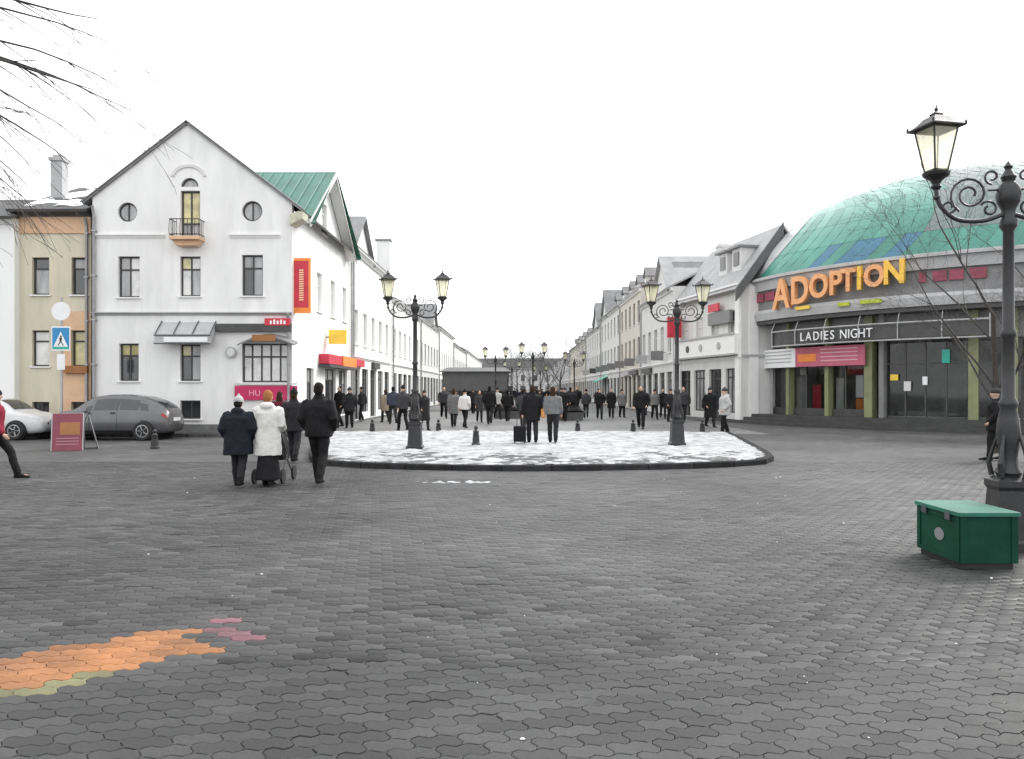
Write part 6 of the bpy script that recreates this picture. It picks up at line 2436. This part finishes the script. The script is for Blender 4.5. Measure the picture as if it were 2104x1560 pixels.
for k in range(5):
    xx = x0 + 0.08 + (x1 - x0 - 0.16) * k / 4
    for yy in (d_ + 0.1, d_ + 3.4):
        mb = MB()
        mb.box(xx - 0.05, xx + 0.05, yy, yy + 0.08, 0.004, 2.748)
        mb.build('post', M_iron, pv)
mb = MB()
mb.box(x0 + 0.1, x1 - 0.1, d_ + 3.3, d_ + 3.38, 0.004, 2.74)
mb.build('rear_wall', M_midgrey, pv)

def planter(px, py, label):
    d_ = gd(py)
    x_ = wx(px, d_)
    t = thing('planter', label, 'planter', (x_, d_, 0.004), 0, 'street planters')
    mb = MB()
    mb.rings([[(a * w, b_ * 0.45, z) for a, b_ in ((-1, -1), (1, -1), (1, 1), (-1, 1))] for w, z in ((0.8, 0), (0.9, 0.42), (0.95, 0.43), (0.95, 0.5), (0.85, 0.5), (0.85, 0.44))])
    mb.build('tub', M_darkgrey, t, local=True)
    mb = MB()
    r_ = random.Random(px)
    for k in range(260):
        p0 = Vector((r_.uniform(-0.8, 0.8), r_.uniform(-0.35, 0.35), 0.44))
        dr = Vector((r_.uniform(-.5, .5), r_.uniform(-.5, .5), r_.uniform(0.3, 1)))
        mb.tube([p0, p0 + dr * 0.25, p0 + dr * 0.45 + Vector((0, 0, -0.04))], [0.012, 0.012, 0.004], 3)
    mb.build('shrub', M_twig, t, local=True)
    return t
planter(1165, 864, 'dark planter with bare shrub right of the street centre, nearer of two')
planter(1048, 860, 'dark planter with bare shrub on the street axis, before the far crowd')

# ================================================================== TREES
def make_tree(name, label, loc, height, r0, seed, levels=5, spread=0.5, droop=0.0, first=0.3, twig_m=None, nb=(3, 4), shrink=0.68, group=None, lean=(0, 0), thin=1.0, bark=None):
    rt = random.Random(seed)
    t = thing(name, label, 'tree', loc, 0, group)
    trunk, crown = MB(), MB()
    def grow(p, d, L_, r, lev):
        n_ = 4 if lev > 1 else 6
        pts, rad = [p], [r]
        q, dd = Vector(p), Vector(d)
        for k in range(n_):
            dd = (dd + Vector((rt.uniform(-1, 1), rt.uniform(-1, 1), rt.uniform(-0.6, 0.8))) * (0.1 + 0.05 * lev) + Vector((0, 0, -droop * lev * 0.16))).normalized()
            q = q + dd * (L_ / n_)
            pts.append(q.copy())
            rad.append(r * (1 - 0.45 * (k + 1) / n_))
        (trunk if lev == 0 else crown).tube(pts, rad, 8 if lev == 0 else (5 if lev < 3 else 3), cap=lev < 2)
        if lev >= levels: return
        cnt = rt.randint(*nb) + (2 if lev == 0 else 0) + (1 if lev >= levels - 2 else 0)
        for k in range(cnt):
            f = rt.uniform(first if lev == 0 else 0.25, 1.0)
            if k == 0: f = 1.0
            i = min(n_ - 1, int(f * n_))
            a = pts[i].lerp(pts[i + 1], f * n_ - i)
            rr_ = rad[i] * (0.62 if k else 0.85)
            tang = (pts[i + 1] - pts[i]).normalized()
            per = Vector((rt.uniform(-1, 1), rt.uniform(-1, 1), rt.uniform(-0.4, 0.7)))
            per = (per - tang * per.dot(tang)).normalized()
            sp = spread * rt.uniform(0.7, 1.4) * (0.4 if k == 0 else 1)
            nd = (tang * (1 - sp * 0.5) + per * sp).normalized()
            grow(a, nd, L_ * shrink * rt.uniform(0.75, 1.15), max(0.0022 * thin, rr_ * 0.75), lev + 1)
    grow(Vector((0, 0, 0)), Vector((lean[0], lean[1], 1)).normalized(), height * 0.42, r0, 0)
    trunk.build('trunk', bark or M_bark, t, smooth=True, local=True)
    crown.build('crown', twig_m or M_twig, t, local=True)
    return t

def hanging_tree():
    """foreground tree just outside the left edge; long thin drooping shoots reach into the frame"""
    rt = random.Random(12)
    d0 = 9.0
    base = Vector((-8.2, d0, 0))
    t = thing('bare_tree', 'bare foreground tree whose thin drooping branches hang into the top left corner', 'tree', tuple(base))
    tr = MB()
    tr.tube([base, base + Vector((0.05, 0, 2)), base + Vector((0.2, 0.05, 4)), base + Vector((0.3, 0, 6)), base + Vector((0.35, 0, 9))], [0.22, 0.18, 0.16, 0.13, 0.08], 10)
    tr.build('trunk', M_bark, t, smooth=True)
    cr_ = MB()
    # limbs that leave the trunk and fan out to the right
    def shoot(p, dirv, L_, r, droop, lev):
        n_ = 9 if lev == 0 else 6
        pts, rad = [Vector(p)], [r]
        dd = Vector(dirv).normalized()
        q = Vector(p)
        for k in range(n_):
            dd = (dd + Vector((rt.uniform(-.1, .1), rt.uniform(-.12, .12), -droop + rt.uniform(-.08, .08)))).normalized()
            q = q + dd * L_ / n_
            pts.append(q.copy())
            rad.append(max(0.002, r * 0.75 * (1 - 0.88 * (k + 1) / n_)))
        cr_.tube(pts, rad, 5 if lev == 0 else 4, cap=False)
        if lev < 2:
            for k in range(rt.randint(7, 9) if lev == 0 else rt.randint(2, 4)):
                i = rt.randint(2 if lev == 0 else 1, n_ - 1)
                tg = (pts[i + 1] - pts[i]).normalized()
                nd = tg + Vector((rt.uniform(-.15, .4), rt.uniform(-.6, .6), rt.uniform(-.5, .35)))
                shoot(pts[i], nd, L_ * rt.uniform(0.22, 0.42), max(0.003, rad[i] * 0.6), droop * 0.8, lev + 1)
    top = base + Vector((0.3, 0, 0))
    for z0, up, L_, r in ((6.3, 0.25, 3.5, 0.045), (5.95, 0.12, 3.3, 0.04), (5.85, 0.02, 3.2, 0.05), (5.7, -0.08, 3.2, 0.045), (5.6, -0.15, 3.1, 0.04), (5.45, -0.25, 2.9, 0.035),
                          (5.2, -0.4, 2.6, 0.026), (4.9, -0.3, 2.4, 0.02), (4.55, -0.1, 2.35, 0.02), (6.9, 0.3, 3.4, 0.04), (5.75, 0.06, 3.3, 0.035), (5.55, -0.05, 3.0, 0.03), (6.1, 0.08, 3.3, 0.035), (5.4, -0.45, 2.6, 0.024),
                          (6.5, 0.1, 3.3, 0.035), (4.6, -0.2, 2.3, 0.018)):
        L_ *= 1.02
        up -= 0.12
        shoot(top + Vector((0, rt.uniform(-.3, .3), z0)), Vector((1, rt.uniform(-.25, .25), up)), L_, r, 0.06, 0)
    for k in range(9):    # limbs to the other sides
        a = rt.uniform(R(70), R(290))
        shoot(top + Vector((0, 0, rt.uniform(4.5, 8.5))), Vector((math.cos(a), math.sin(a), rt.uniform(0, .7))), rt.uniform(2.5, 4), 0.05, 0.03, 0)
    cr_.build('crown', M_twig, t)
hanging_tree()
make_tree('bare_tree', 'slender bare tree behind the foreground lamp, before the green dome', (wx(2046, 21.0), 21.0, 0), 8.6, 0.09, 4, 5, 0.62, 0.12, 0.35, nb=(3, 4), thin=1.3)
make_tree('bare_tree', 'second slender bare tree partly outside the right edge', (wx(2150, 18.0), 18.0, 0), 7.4, 0.07, 9, 5, 0.6, 0.12, 0.3, nb=(3, 4))
k = 0
for px, d_, h_, lab in ((1062, 118, 8.5, 'bare distant tree left of the street axis, nearest of the far trees'), (1092, 125, 9, 'bare distant tree in the street axis'), (1128, 112, 9.5, 'bare distant tree right of the street axis before the houses'),
                        (1150, 96, 9.0, 'dark bare tree standing before the right row of far houses'), (1040, 140, 9, 'faint bare tree far behind the pavilion'), (1110, 165, 11, 'farthest bare tree closing the street'), (1075, 175, 11, 'farthest bare tree left of the one closing the street')):
    make_tree('bare_tree', lab, (wx(px, d_), d_, 0), h_, 0.16, 30 + k, 5, 0.6, 0.0, 0.3, M_fartwig, (3, 3), 0.72, 'far street trees', thin=4, bark=M_fartwig)
    k += 1

# ================================================================== SMALL LITTER ON THE PAVERS
rc = random.Random(77)
mb = MB()
for k in range(45):
    d_ = rc.uniform(3.6, 15.5)
    x_ = rc.uniform(-0.62, 0.64) * d_
    if rc.random() < 0.55: x_ = abs(x_)
    r_ = rc.choice([0.004, 0.005, 0.007, 0.01])
    mb.ball((x_, d_, r_ * 0.35), (r_ * rc.uniform(0.8, 1.8), r_ * rc.uniform(0.8, 1.6), r_ * 0.6), 6, 4)
o = mb.build('snow_crumbs', M_snowroof, None, 'full')
tag(o, 'scattered crumbs of snow on the grey pavers', 'snow', kind='stuff')
